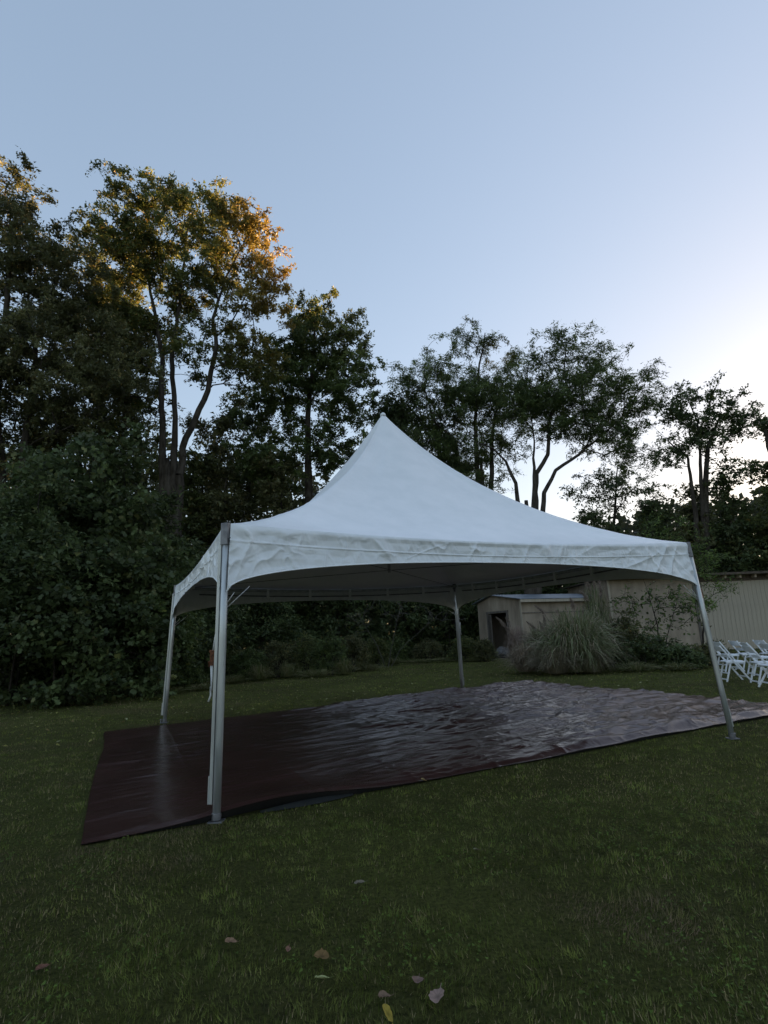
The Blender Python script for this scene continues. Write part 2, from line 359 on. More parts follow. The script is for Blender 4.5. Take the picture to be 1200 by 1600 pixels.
# ------------------------------------------------------------------ tent
H = 2.4076; APEX = 4.987
TB_ = [G(338, 1285), G(1145, 1155), G(257, 1130), G(722, 1080)]
TT = [G(352, 818, H), G(1076, 848, H), G(275, 915, H), G(710, 913, H)]
def sq(uu, vv):
    uu = np.asarray(uu)[..., None]; vv = np.asarray(vv)[..., None]
    P = (1-uu)*(1-vv)*TT[0] + uu*(1-vv)*TT[1] + (1-uu)*vv*TT[2] + uu*vv*TT[3]
    return P
CEN = sum(TT)/4
def sag(s): return -.085*4*s*(1-s)
def tent():
    t = thing('frame_tent', 'white high peak frame tent with four aluminium legs standing over the brown tarp', 'tent', CEN*[1, 1, 0])
    O = CEN*np.array([1, 1, 0])
    def P_(V): return V-O
    # roof
    nper = 4*56; nt_ = 64
    s = np.arange(nper)/nper*4; side = s.astype(int); q = s-side
    uu = np.select([side == 0, side == 1, side == 2, side == 3], [q, 1+0*q, 1-q, 0*q])
    vv = np.select([side == 0, side == 1, side == 2, side == 3], [0*q, q, 1+0*q, 1-q])
    E = sq(uu, vv); dz = sag(q)
    d = E-CEN; Cc = CEN + d/np.linalg.norm(d, axis=1)[:, None]*2.9
    ex = abs(2*uu-1); ey = abs(2*vv-1); diag = (np.minimum(ex, ey)/np.maximum(ex, ey))**2.5
    V = []
    for j in range(nt_):
        T_ = .012+(1-.012)*(j/(nt_-1)); 
        Pp = CEN + T_*((1-T_)*(Cc-CEN) + T_*(E-CEN))
        g = (1-T_)**1.7
        z = H + (APEX-H)*(g + .30*diag*T_*(1-T_)) + dz*T_**3
        ang = s*math.pi/2
        wr_ = .030*np.sin(s*44+5*vn(s*9, s*0+T_*5, 70))*max(0, .34-abs(T_-.34))*diag**.25*vn(s*7, s*0, 76)
        wr_ = wr_ + .026*(ridged(s*5, s*0+T_*22, 71)-.35)*(T_**4) + .012*crease(s*4, s*0+T_*3, 75, .2, 1, 4, 5, 1.2)*T_
        wr_ = wr_ + .006*math.exp(-((T_-.37)/.010)**2) + .004*math.exp(-((T_-.70)/.008)**2)
        Pp[:, 2] = z+wr_*(1-T_**14)
        V.append(Pp)
    V = np.concatenate(V)
    I = np.arange(nt_*nper).reshape(nt_, nper); In = np.roll(I, -1, 1)
    Q = np.stack([I[:-1], I[1:], In[1:], In[:-1]], -1).reshape(-1, 4)
    link('roof_canopy', mesh_np('roof_canopy', P_(V), [Q, I[0][None, ::1]], FABRIC, True), t)
    # peak cap
    mb = MB(); mb.tube([P_(CEN*[1, 1, 0])+[0, 0, APEX-.05], P_(CEN*[1, 1, 0])+[0, 0, APEX-.01], P_(CEN*[1, 1, 0])+[0, 0, APEX+.012]], [.05, .04, .012], 12); part('peak_cap', mb, FABRIC, t, True)
    # valances
    sides = [((0, 0), (1, 0)), ((1, 0), (1, 1)), ((1, 1), (0, 1)), ((0, 1), (0, 0))]
    for si, (a, c) in enumerate(sides):
        n = 560; m = 56
        q = np.linspace(0, 1, n)
        A = sq(np.array(a[0]*(1-q)+c[0]*q), np.array(a[1]*(1-q)+c[1]*q)); A[:, 2] = H+sag(q)+.004
        out = A.mean(0)-CEN; out[2] = 0; out /= np.linalg.norm(out)
        al = (A[-1]-A[0]); al[2] = 0; Lx = np.linalg.norm(al); al /= Lx
        x = q*Lx
        arch = np.clip(1-abs(2*q-1)**2.1, 0, 1)**.55
        dep = .60-.375*arch
        V = np.zeros((m, n, 3))
        for j in range(m):
            f = j/(m-1)
            tz = f*dep
            tzz = tz+0*x
            w1 = crease(x, tzz, 80+si, .55, 4.2, 1.2, 8, .8)+.8*crease(x, tzz, 84+si, -.5, 4.0, 1.2, 8, .8)+.7*crease(x, tzz, 87+si, 1.3, 3.4, 1.0, 8, .6)
            w2 = crease(x, tzz, 90+si, .22, 9, 3, 6, 1.0)+crease(x, tzz, 94+si, -.25, 10, 2.6, 6, .9)+crease(x, tzz, 99+si, .05, 12, 3.5, 6, 1.2); w3 = crumple(x, tzz, 97+si, .20, 5, .6)
            amp = min(1, f*4)*(1-.55*max(0, f-.75)/.25)
            w4 = crease(x, tzz, 110+si, 1.15, 9, 3, 4, 1.4)*(fbm(x*1.2, tzz*2, 118+si, 2) > .36)
            disp = .017*w1+.0085*w2+.13*w3+.005*w4-.02
            seam = .007*math.exp(-((tz.min() if False else 0)))*0
            seam = .008*np.exp(-((tz-.155)/.006)**2)
            roll_ = .018*math.sin(min(1, f*8)*math.pi/2)
            pull = .05*f*(1-arch)
            V[j] = A + out*(roll_+amp*disp*1.5+seam+pull*.6)[:, None]
            V[j, :, 2] -= tz-.012*np.sin(min(1, f*8)*math.pi/2)*0
            sh = (.045*np.exp(-q/.02) if si == 0 else -.012*np.exp(-q/.004)) - (.045*np.exp(-(1-q)/.02) if si == 3 else -.012*np.exp(-(1-q)/.004))       # pull the ends in from the corner post
            V[j] += al*(sh*(1-.55*f))[:, None]
        I = np.arange(n*m).reshape(m, n)
        Q = np.stack([I[:-1, :-1], I[1:, :-1], I[1:, 1:], I[:-1, 1:]], -1).reshape(-1, 4)
        o = link('valance', mesh_np('valance', P_(V.reshape(-1, 3)), Q, VALFAB, True), t)
        mb = MB(); mb.tube(P_(V[-1][::4]+out*.002), .006, 6); part('hem', mb, FABRIC, o, True)
        # eave beam and its keeper straps
        mb = MB(); Bm = A.copy(); Bm[:, 2] -= .05; Bm -= out*.06; mb.tube(P_(Bm[::28]), .026, 10); bo = part('eave_beam', mb, METAL, t, True)
        mb = MB(); Bm2 = Bm.copy(); Bm2[:, 2] -= .105; mb.tube(P_(Bm2[16:-16:28]), .011, 8); part('lower_rail', mb, GALV, t, True)
        for k in range(1, 7):
            i = int(k/7*(n-1)); mb = MB(); c0 = P_(Bm[i]); mb.box(c0+[0, 0, -.06], (.05, .05, .19), np.stack([al, out, [0, 0, 1]], 1)); part('strap', mb, FABRIC, bo)
    # roof tension cables crossing at eave level and the mast
    for i, j in ((0, 3), (1, 2)):
        mb = MB(); a, c = P_(TT[i]).copy(), P_(TT[j]).copy(); a[2] -= .06; c[2] -= .06; mb.tube([a, (a+c)/2+[0, 0, .02], c], .005, 6); part('cable', mb, GALV, t)
    mb = MB(); mb.tube([[0, 0, H-.08], [0, 0, APEX-.06]], .024, 12); part('mast', mb, METAL, t, True)
    # legs
    for i in range(4):
        B = P_(TB_[i]); T_ = P_(TT[i])+[0, 0, -.03]
        inn = -T_.copy(); inn[2] = 0; inn /= np.linalg.norm(inn)
        T_ = T_+inn*.02; ax = (T_-B)/np.linalg.norm(T_-B)
        mb = MB(); mb.tube([B+ax*.02, B+ax*.6, B+ax*1.4, T_], .031, 20); leg = part('leg', mb, METAL, t, True)
        sd_ = np.array([-1.0, .25, 0]) if i in (0, 2) else np.array([1.0, .9, 0])
        sd_ -= ax*(sd_@ax); sd_ /= np.linalg.norm(sd_)
        mb = MB(); mb.bar(B+ax*.13+sd_*.052, T_-ax*.12+sd_*.05, .030, .034, sd_); mb.bar(B+ax*.13+sd_*.071, B+ax*.34+sd_*.071, .012, .040, sd_); part('channel', mb, METAL, leg, bevel=.004)
        mb = MB(); c2 = B+ax*.02; mb.tube([c2, c2+[0, 0, .05]], .038, 16); mb.box(B+[0, 0, .010], (.12, .11, .010)); part('foot_plate', mb, GALV, leg, bevel=.002)
        mb = MB(); pv = B+sd_*.075; mb.tube([pv+[0, 0, -.05], pv+[0, 0, .05]], .010, 8); mb.tube([pv+[0, 0, .045], pv+[0, 0, .06]], .02, 8); part('stake', mb, GALV, leg, True)
        mb = MB(); mb.bar(T_-ax*.16, T_+ax*.035, .07, .07, inn); mb.tube([T_-ax*.10-np.cross(ax, inn)*.05, T_-ax*.10+np.cross(ax, inn)*.05], .01, 8); part('corner_fitting', mb, GALV, leg, bevel=.004)
        # cords tying valance corners to the leg
        nb = [(1, 2), (0, 3), (0, 3), (1, 2)][i]
        kn = T_-ax*.72+sd_*.03
        for o_ in nb:
            dd = P_(TT[o_])-P_(TT[i]); dd /= np.linalg.norm(dd)
            v0 = P_(TT[i])+dd*.09+[0, 0, -.60]; v1 = P_(TT[i])+dd*.22+[0, 0, -.55]
            mb = MB(); mb.tube([v0, (v0+kn)/2+[0, 0, -.01], kn], .003, 6); mb.tube([v1, kn+[0, 0, -.03]], .0028, 6); part('cord', mb, ROPE, leg, True)
        if i in (0, 1, 3):
            rp = B+ax*(1.26 if i == 0 else 1.75)+sd_*.088
            mb = MB(); mb.tube([kn, kn*.4+rp*.6+sd_*.01, rp+ax*.05], .006, 6); mb.tube([rp-ax*.05+sd_*.012, rp-ax*.26+sd_*-.004, rp-ax*.23+sd_*.006, rp-ax*.30+sd_*.005, rp-ax*.35+sd_*.024], .008, 6); mb.tube([rp-ax*.05, rp-ax*.26-sd_*.004], .005, 6); part('hanging_cord', mb, ROPE, leg, True)
            if i < 2:
                mb = MB(); mb.bar(rp-ax*.06, rp+ax*.06, .036, .03, sd_); mb.tube([rp+ax*.055-sd_*.02, rp+ax*.055+sd_*.03], .012, 8); mb.tube([rp-ax*.03+sd_*.01, rp-ax*.03+sd_*.035, rp-ax*.07+sd_*.03], .008, 8)
                part('ratchet', mb, RUST, leg, bevel=.003, label='rusty brown ratchet buckle on the cord')
tent()

# ------------------------------------------------------------------ barn, shed
def barn():
    Y0 = 26.5
    def X(px): return at(px, 960, Y0)[0]
    x0, xs_, x1 = X(957), X(1096), X(1330); zt = at(1140, 897, Y0)[2]
    o = np.array([x0, Y0, 0])
    t = thing('barn', 'long low beige barn with weathered vertical board siding behind the folding chairs', 'barn', o)
    L = x1-x0; ls = xs_-x0
    mb = MB(); mb.box((L/2, 3.2, zt/2), (L, 6.0, zt)); part('wall', mb, PLY, t)
    # plain sheets on the left half
    mb = MB(); wpan = ls/4; mb.box((0, 0, 0), (wpan-.006, .022, zt-.12)); me = mb.mesh('panel', PLY)
    for k in range(4): link('panel', me, t, (wpan*(k+.5), .186+.002*(k % 2), zt/2-.02))
    # vertical boards on the right half
    n = 34; wb = (L-ls)/n; mb = MB(); mb.box((0, 0, 0), (wb-.010, .03, zt-.34)); me = mb.mesh('board', SIDING)
    for k in range(n): link('board', me, t, (ls+wb*(k+.5), .180+rng.uniform(-.004, .004), (zt-.34)/2+rng.uniform(0, .02)))
    mb = MB(); mb.box((ls+(L-ls)/2, .175, zt-.20), (L-ls, .045, .22)); part('frieze_board', mb, BROWNWOOD, t)
    mb = MB(); mb.box((0, 0, 0), (.09, .34, .20)); me = mb.mesh('rafter_tail', PLY)
    for k in range(14):
        xx = ls-.1+k*.72
        if xx < L: link('rafter_tail', me, t, (xx, .02, zt-.10))
    mb = MB(); mb.box((ls-.08, .16, zt/2-.05), (.10, .06, zt-.1)); part('corner_trim', mb, OLDWOOD, t)
    mb = MB(); mb.box((.03, .15, zt/2), (.09, .07, zt)); part('corner_trim', mb, SIDING, t)
    mb = MB(); mb.box((L/2, 3.0, zt+.035), (L+.5, 6.6, .05)); mb.box((L/2, -.30, zt+.01), (L+.5, .03, .11)); part('roof', mb, BROWNWOOD, t)
barn()
def shed():
    a = math.radians(22); c0 = at(822, 1028, 26.0); c0[2] = 0
    t = thing('shed', 'small plywood shed with pale metal roof and an open dark doorway', 'shed', c0, a)
    # local x along the long wall (right), y along the gable wall (away, left)
    W = 3.9; L = 5.2; ze = at(822, 934, 26)[2]-.05; zr = ze+.32
    dw, dh, dy = 1.65, 2.12, 1.25       # doorway width, height, start
    mb = MB()
    mb.box((L/2, .03, ze/2), (L, .06, ze)); mb.box((L-.03, W/2, ze/2), (.06, W-.13, ze)); mb.box((L/2, W-.03, ze/2), (L, .06, ze))
    mb.box((.03, .06+(dy-.06)/2, ze/2), (.06, dy-.06, ze)); mb.box((.03, (dy+dw+W-.06)/2, ze/2), (.06, W-.06-dy-dw, ze))
    mb.box((.03, dy+dw/2, (dh+ze)/2), (.06, dw, ze-dh))
    ym = W*.62
    mb.add([(0, 0, ze), (0, W, ze), (0, ym, zr), (.06, 0, ze), (.06, W, ze), (.06, ym, zr)], [(0, 2, 1), (3, 4, 5), (0, 3, 5, 2), (2, 5, 4, 1)])
    part('wall', mb, PLY, t)
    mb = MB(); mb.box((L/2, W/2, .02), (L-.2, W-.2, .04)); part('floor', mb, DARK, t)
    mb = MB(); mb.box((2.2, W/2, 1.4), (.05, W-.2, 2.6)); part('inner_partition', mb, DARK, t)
    mb = MB()
    for (ya, za, yb, zb) in ((-.28, ze-.02, ym, zr+.03), (W+.2, ze-.02, ym, zr+.03)):
        mb.add([(-.22, ya, za), (L+.2, ya, za), (L+.2, yb, zb), (-.22, yb, zb), (-.22, ya, za+.03), (L+.2, ya, za+.03), (L+.2, yb, zb+.03), (-.22, yb, zb+.03)],
               [(0, 1, 2, 3), (4, 7, 6, 5), (0, 4, 5, 1), (1, 5, 6, 2), (2, 6, 7, 3), (3, 7, 4, 0)])
    part('roof', mb, ROOFM, t)
    mb = MB(); mb.box((L/2-.02, -.25, ze-.09), (L+.4, .03, .13)); part('fascia_board', mb, SIDING, t)
    for yy in (dy-.06, dy+dw+.06):
        mb = MB(); mb.box((-.022, yy, dh/2+.05), (.04, .13, dh+.1)); part('door_frame', mb, OLDWOOD, t)
    mb = MB(); mb.box((-.022, dy+dw/2, dh+.06), (.045, dw+.3, .10)); part('door_frame', mb, OLDWOOD, t)
    mb = MB(); mb.box((-.02, .05, ze/2), (.035, .12, ze)); part('corner_trim', mb, SIDING, t)
    mb = MB(); mb.box((L/2, -.02, 2.05), (L, .03, .035)); part('wall_batten', mb, OLDWOOD, t)
    # the plank door standing half open at the far jamb
    mb = MB(); mb.bar((-.035, -.05, .35), (-.035, -.82, 1.7), .1, .025, (0, 0, 1)); mb.box((-.035, -.43, 1.72), (.025, .8, .1)); mb.box((-.035, -.43, .3), (.025, .8, .1))
    d = link('door', mb.mesh('door', OLDWOOD), t, (-.03, dy+dw, .06)); d.rotation_euler = (0, 0, math.radians(-22)); d['label'] = 'grey plank door hanging half open'
    mb = MB(); mb.box((0, 0, 0), (.03, .15, 2.0)); me = mb.mesh('plank', OLDWOOD)
    for k in range(5): link('plank', me, d, (0, -.09-k*.165, 1.0+rng.uniform(-.02, .02)))
    # things by the door
    Rz = Matrix.Rotation(a, 3, 'Z')
    def wpt(x, y, z=0): return np.array(Rz@Vector((x, y, z)))+c0
    for k, (x, y, s, lb) in enumerate([(-.45, 1.25, .8, 'lumpy grey sack slumped by the shed doorway'), (-.30, 1.0, .75, 'smaller grey sack leaning on the door post of the shed')]):
        import bmesh
        bm = bmesh.new(); bmesh.ops.create_icosphere(bm, subdivisions=4, radius=.36*s)
        for vtx in bm.verts:
            p = vtx.co; q = .8+.45*float(fbm(p.x*3+k*5, p.y*3+p.z*2.3, 111, 3)); vtx.co = Vector((p.x*q*1.15, p.y*q, max(-.28*s, p.z*q*1.05)))
        me = bpy.data.meshes.new('sack'); bm.to_mesh(me); bm.free(); me.materials.append(BAGM)
        for p in me.polygons: p.use_smooth = True
        thing('sack', lb, 'sack', wpt(x, y, .28*s), a, me=me)
    for k, (xa, ya, xb, yb, lb) in enumerate([(-1.1, 2.9, -.6, .9, 'long grey plank lying on the grass before the shed door'), (-.9, 3.0, -.35, 1.5, 'shorter weathered plank lying behind the long one by the shed')]):
        A = wpt(xa, ya, .06); B = wpt(xb, yb, .10+.12*(k == 0)); mb = MB(); mb.bar(A-A, B-A, .04, .14, (0, 0, 1)); me = mb.mesh('plank', OLDWOOD); thing('loose_plank', lb, 'plank', A, me=me)
shed()

# ------------------------------------------------------------------ white folding chairs
def make_chair(label):
    t = thing('folding_chair', label, 'chair', group='white folding chairs on the lawn')
    W = .215
    for s in (-1, 1):
        mb = MB(); mb.bar((-.27, s*W, .81), (.30, s*W, .0), .036, .024, (1, 0, .6)); part('side_rail', mb, RESIN, t, bevel=.004)
        mb = MB(); mb.bar((-.07, s*(W-.03), .435), (-.215, s*(W-.03), .0), .036, .022, (1, 0, .3)); part('rear_leg', mb, RESIN, t, bevel=.004)
    def curved(x, z, h, th, bow, w=W-.012, lean=.62):
        n = 12; y = np.linspace(-w, w, n); V = []
        for k in range(n):
            b_ = -bow*(1-(y[k]/w)**2); top = .018*(1-(y[k]/w)**2)
            for (dx, dz) in ((-th/2, -h/2), (th/2, -h/2), (th/2-h*lean*.9, h/2+top), (-th/2-h*lean*.9, h/2+top)): V.append((x+b_+dx, y[k], z+dz))
        F = [(k*4+i, k*4+(i+1) % 4, (k+1)*4+(i+1) % 4, (k+1)*4+i) for k in range(n-1) for i in range(4)]+[(3, 2, 1, 0), tuple((n-1)*4+i for i in range(4))]
        mb = MB(); mb.add(V, F); return mb
    part('top_rail', curved(-.195, .735, .115, .016, .03), RESIN, t, bevel=.003)
    part('back_slat', curved(-.075, .565, .055, .014, .02), RESIN, t, bevel=.003)
    mb = MB(); n = 10; V = []
    gx, gy = np.meshgrid(np.linspace(-.17, .235, n), np.linspace(-W+.03, W-.03, n))
    rr = np.maximum(abs(gx-.03)/.205, abs(gy)/(W-.03)); gzv = .452+.022*(1-rr**4)
    V = np.concatenate([np.stack([gx, gy, gzv], -1).reshape(-1, 3), np.stack([gx, gy, gzv*0+.432], -1).reshape(-1, 3)])
    F = [(j*n+i, j*n+i+1, (j+1)*n+i+1, (j+1)*n+i) for j in range(n-1) for i in range(n-1)]
    N = n*n; F += [(N+j*n+i, N+(j+1)*n+i, N+(j+1)*n+i+1, N+j*n+i+1) for j in range(n-1) for i in range(n-1)]
    bd = [i for i in range(n)]+[j*n+n-1 for j in range(1, n)]+[(n-1)*n+i for i in range(n-2, -1, -1)]+[j*n for j in range(n-2, 0, -1)]
    F += [(bd[k], N+bd[k], N+bd[(k+1) % len(bd)], bd[(k+1) % len(bd)]) for k in range(len(bd))]
    mb.add(V, F); part('seat', mb, RESIN, t, True)
    for (x, z, w_) in ((.225, .105, W), (-.200, .05, W-.03), (-.155, .19, W-.03)):
        mb = MB(); mb.bar((x, -w_+.012, z), (x, w_-.012, z), .03, .018); part('stretcher', mb, RESIN, t, bevel=.003)
    for s in (-1, 1):
        mb = MB(); mb.bar((-.17, s*(W-.018), .425), (.235, s*(W-.018), .425), .03, .016, (0, 0, 1)); part('seat_rail', mb, RESIN, t, bevel=.003)
    return t
chairs = [  # px, py of the chair's middle on the ground, heading, label
    (1146, 1064, -8, 'leftmost white folding chair, nearest the right tent leg, facing right'),
    (1139, 1049, 2, 'white folding chair directly behind the leftmost one, its back rail just above it'),
    (1168, 1047, -4, 'white folding chair in the rear row, second from the left, close to the barn wall'),
    (1188, 1055, -12, 'white folding chair in the middle of the group, behind the front row'),
    (1196, 1068, -10, 'white folding chair second from the left in the front row'),
    (1219, 1075, 176, 'white folding chair nearest the camera, at the right edge, facing left'),
    (1208, 1047, 0, 'rearmost white folding chair at the right edge against the barn wall'),
    (1222, 1060, -6, 'white folding chair at the right edge half hidden behind the nearest one'),
]
ch0 = None
for px, py, hd, lb in chairs:
    p = G(px, py); p[2] = float(gz(p[0], p[1]))
    if ch0 is None: ch0 = c = make_chair(lb)
    else: c = copy_tree(ch0); c['label'] = lb
    c.location = p; c.rotation_euler = (0, 0, math.radians(hd))

# ------------------------------------------------------------------ plants
RH = (np.array([[-.5, 0, 0], [0, .30, .06], [.5, 0, 0], [0, -.30, .06]]), [0, 1, 2, 3])
LOBED = (np.array([[-.45, 0, 0], [-.16, .46, .02], [.02, .22, .05], [.34, .36, 0], [.58, 0, -.06], [.34, -.36, 0], [.02, -.22, .05], [-.16, -.46, .02]]), list(range(8)))
TRI = (np.array([[-.48, -.27, 0], [.62, .02, -.04], [-.30, .36, .05]]), [0, 1, 2])
LTRI = (np.array([[-.5, -.13, 0], [.6, .0, -.05], [-.35, .17, .04]]), [0, 1, 2])
LONGL = (np.array([[-.5, 0, 0], [-.1, .13, .03], [.5, 0, -.06], [-.1, -.13, .03]]), [0, 1, 2, 3])
OVAL = (np.array([[-.5, 0, 0], [-.2, .26, .04], [.2, .24, .04], [.5, 0, -.03], [.2, -.24, .04], [-.2, -.26, .04]]), [0, 1, 2, 3, 4, 5])
def leaves(C, size, col, tmpl, flat=.5, r=None, dirs=None):
    r = r or rng; T, F = tmpl; n = len(C)
    nrm = r.normal(size=(n, 3)); nrm[:, 2] = abs(nrm[:, 2])*(.3+2.2*flat); nrm /= np.linalg.norm(nrm, axis=1)[:, None]
    d = r.normal(size=(n, 3)) if dirs is None else dirs + .35*r.normal(size=(n, 3))
    d -= nrm*(d*nrm).sum(1)[:, None]; d /= np.linalg.norm(d, axis=1)[:, None]+1e-9
    b = np.cross(nrm, d); sz = np.broadcast_to(size, (n,))[:, None, None]
    V = C[:, None, :] + sz*(T[None, :, 0:1]*d[:, None, :]+T[None, :, 1:2]*b[:, None, :]+T[None, :, 2:3]*nrm[:, None, :])
    k = len(T); Fs = np.asarray(F)[None, :]+(np.arange(n)*k)[:, None]
    return V.reshape(-1, 3), Fs, np.repeat(col, k, 0)

def grow(roots, targets, step=.5, pathw=.3, seed=0, bend=.25):
    """skeleton: given polylines (pts, radii) + attached twigs to each target; returns nodes, parents, spec radii"""
    r = np.random.default_rng(seed); N = []; par = []; spec = []; ln = []; ok = []
    for (P, R_, pi) in roots:
        prev = pi
        for k, p in enumerate(P):
            if k == 0 and pi >= 0: continue
            if prev < 0: N.append(p); par.append(-1); spec.append(R_[k]); ln.append(0); ok.append(k > len(P)*.35); prev = len(N)-1; continue
            a = N[prev]; L = np.linalg.norm(p-a); m = max(1, int(L/step)); rr0 = spec[prev]
            for j in range(1, m+1):
                f = j/m; q = a*(1-f)+p*f + (r.normal(size=3)*.05*step if j < m else 0)
                N.append(q); par.append(prev); spec.append(rr0*(1-f)+R_[k]*f); ln.append(ln[prev]+L/m); ok.append(pi >= 0 or k > len(P)*.35); prev = len(N)-1
    cap = len(N)+len(targets)*14+100
    A = np.zeros((cap, 3)); A[:len(N)] = N; LN = np.zeros(cap); LN[:len(N)] = ln; OK = np.zeros(cap, bool); OK[:len(N)] = ok; n = len(N)
    root = A[np.argmax(OK)]
    order = np.argsort(np.linalg.norm(targets-root, axis=1)+r.uniform(0, 1, len(targets)))
    D = np.zeros((cap, 3)); D[:, 2] = 1
    for i in range(1, n): 
        if par[i] >= 0: v = A[i]-A[par[i]]; D[i] = v/(np.linalg.norm(v)+1e-9)
    for ti in order:
        t = targets[ti]; dv = t-A[:n]; dist = np.linalg.norm(dv, axis=1)
        cost = dist+pathw*LN[:n]+np.where(A[:n, 2] > t[2]+.3, .6*(A[:n, 2]-t[2]), 0)+np.where(OK[:n], 0, 1e6)
        k = int(np.argmin(cost)); L = dist[k]; m = max(1, min(12, int(L/step))); a = A[k].copy(); c = a+D[k]*L*bend+r.normal(size=3)*L*.07+np.array([0, 0, .06*L]); prev = k
        for j in range(1, m+1):
            f = j/m; q = a*(1-f)**2+2*c*f*(1-f)+t*f*f
            A[n] = q; par.append(prev); spec.append(0); LN[n] = LN[prev]+L/m; OK[n] = True
            v = q-A[prev]; D[n] = v/(np.linalg.norm(v)+1e-9); prev = n; n += 1
            if n >= cap-1: break
    return A[:n], np.array(par), np.array(spec)
def skin_mesh(A, par, spec, tip, e=2.3):
    n = len(A); acc = np.zeros(n); R_ = np.zeros(n)
    for i in range(n-1, -1, -1):
        v = max(acc[i], tip**e); R_[i] = v**(1/e)
        if par[i] >= 0: acc[par[i]] += v
    R_ = np.where(spec > 0, np.maximum(spec, 0), R_)
    idx = np.where(par >= 0)[0]; p = par[idx]; Vs = []; Fs = []; base = 0
    r1 = R_[idx]; r0 = np.minimum(R_[p], r1*1.3)
    for lo, hi, k in ((0, .018, 3), (.018, .07, 5), (.07, 9, 10)):
        m = (r1 >= lo) & (r1 < hi)
        if not m.any(): continue
        a = A[p[m]]; b = A[idx[m]]; d = b-a; d /= np.linalg.norm(d, axis=1)[:, None]+1e-9
        ref = np.where(abs(d[:, 2:3]) < .9, [[0, 0, 1.0]], [[1.0, 0, 0]]); s = np.cross(d, ref); s /= np.linalg.norm(s, axis=1)[:, None]; t = np.cross(d, s)
        th = np.arange(k)*2*math.pi/k
        ring = np.cos(th)[None, :, None]*s[:, None]+np.sin(th)[None, :, None]*t[:, None]
        V = np.concatenate([a[:, None]+ring*r0[m][:, None, None], b[:, None]+ring*r1[m][:, None, None]], 1).reshape(-1, 3)
        q = np.arange(k); f = np.stack([q, (q+1) % k, (q+1) % k+k, q+k], -1)
        F = (f[None]+(np.arange(m.sum())*2*k)[:, None, None]).reshape(-1, 4)+base
        Vs.append(V); Fs.append(F); base += len(V)
    return np.concatenate(Vs), np.concatenate(Fs)
def ellip(r, n, c, rad, shell=.42):
    d = r.normal(size=(n, 3)); d /= np.linalg.norm(d, axis=1)[:, None]; return c+d*(r.random(n)**shell)[:, None]*rad

PAL = dict(
    olive=((.078, .100, .030), (.138, .158, .052), (.20, .17, .05)),
    gold=((.085, .112, .030), (.145, .162, .046), (.28, .19, .045)),
    green=((.068, .100, .032), (.128, .170, .052), (.16, .18, .05)),
    dark=((.055, .080, .030), (.105, .138, .050), (.14, .15, .05)),
    brown=((.085, .096, .038), (.145, .145, .060), (.20, .16, .06)),
    fresh=((.09, .14, .035), (.16, .23, .06), (.20, .24, .07)))
def foliage(T, seed, per, size, spread, pal, tmpl, nspray=4, droop=.15, flat=.5, sun_gold_fn=None):
    """leaf sprays around each twig tip"""
    r = np.random.default_rng(seed); n = len(T); c1, c2, c3 = [np.array(c) for c in PAL[pal]]
    sd_ = r.normal(size=(n, nspray, 3)); sd_[..., 2] = sd_[..., 2]*.55-droop; sd_ /= np.linalg.norm(sd_, axis=2)[..., None]
    sl = spread*r.uniform(.5, 1.25, (n, nspray, 1)); E = T[:, None]+sd_*sl
    k = max(1, per//nspray); f = r.uniform(.12, 1.08, (n, nspray, k, 1))
    C = T[:, None, None]*(1-f)+E[:, :, None]*f+r.normal(size=(n, nspray, k, 3))*spread*.15
    C[..., 2] -= (f[..., 0]**2)*spread*droop*.8
    tint = r.random((n, 1, 1)); tt = np.clip(tint*.7+r.random((n, nspray, k))*.5-.1, 0, 1)[..., None]
    col = c1*(1-tt)+c2*tt; y = r.random((n, nspray, k, 1)) < (.03+.05*r.random((n, 1, 1, 1))); col = np.where(y, c3, col)
    if sun_gold_fn is not None:
        g = sun_gold_fn(C)[..., None]*r.uniform(.4, 1, (n, nspray, k, 1)); col = col*(1-g)+np.array([.42, .25, .05])*g  # sunlit gold mixed into the leaf colour
    col = col*r.uniform(.62, 1.4, (n, 1, 1, 1))
    C = C.reshape(-1, 3); col = col.reshape(-1, 3); m = C[:, 2] > .05; C = C[m]; col = col[m]
    dirs = np.broadcast_to(sd_[:, :, None], (n, nspray, k, 3)).reshape(-1, 3)[m]
    V, F, Cc = leaves(C, size*r.uniform(.45, 1.4, len(C)), col*r.uniform(.8, 1.2, (len(col), 1)), tmpl, flat, r, dirs)
    tw = (T, E)
    return V, F, Cc, tw
def twig_mesh(T, E, rad):
    n = E.shape[0]*E.shape[1]; a = np.repeat(T, E.shape[1], 0); b = E.reshape(-1, 3); d = b-a; d /= np.linalg.norm(d, axis=1)[:, None]+1e-9
    s = np.cross(d, [0.3, .2, 1.0]); s /= np.linalg.norm(s, axis=1)[:, None]+1e-9; t = np.cross(d, s)
    V = np.stack([a+s*rad, a-s*rad*.5+t*rad*.87, a-s*rad*.5-t*rad*.87, b], 1).reshape(-1, 3)
    F = (np.array([[0, 1, 3], [1, 2, 3], [2, 0, 3]])[None]+(np.arange(n)*4)[:, None, None]).reshape(-1, 3)
    return V, F
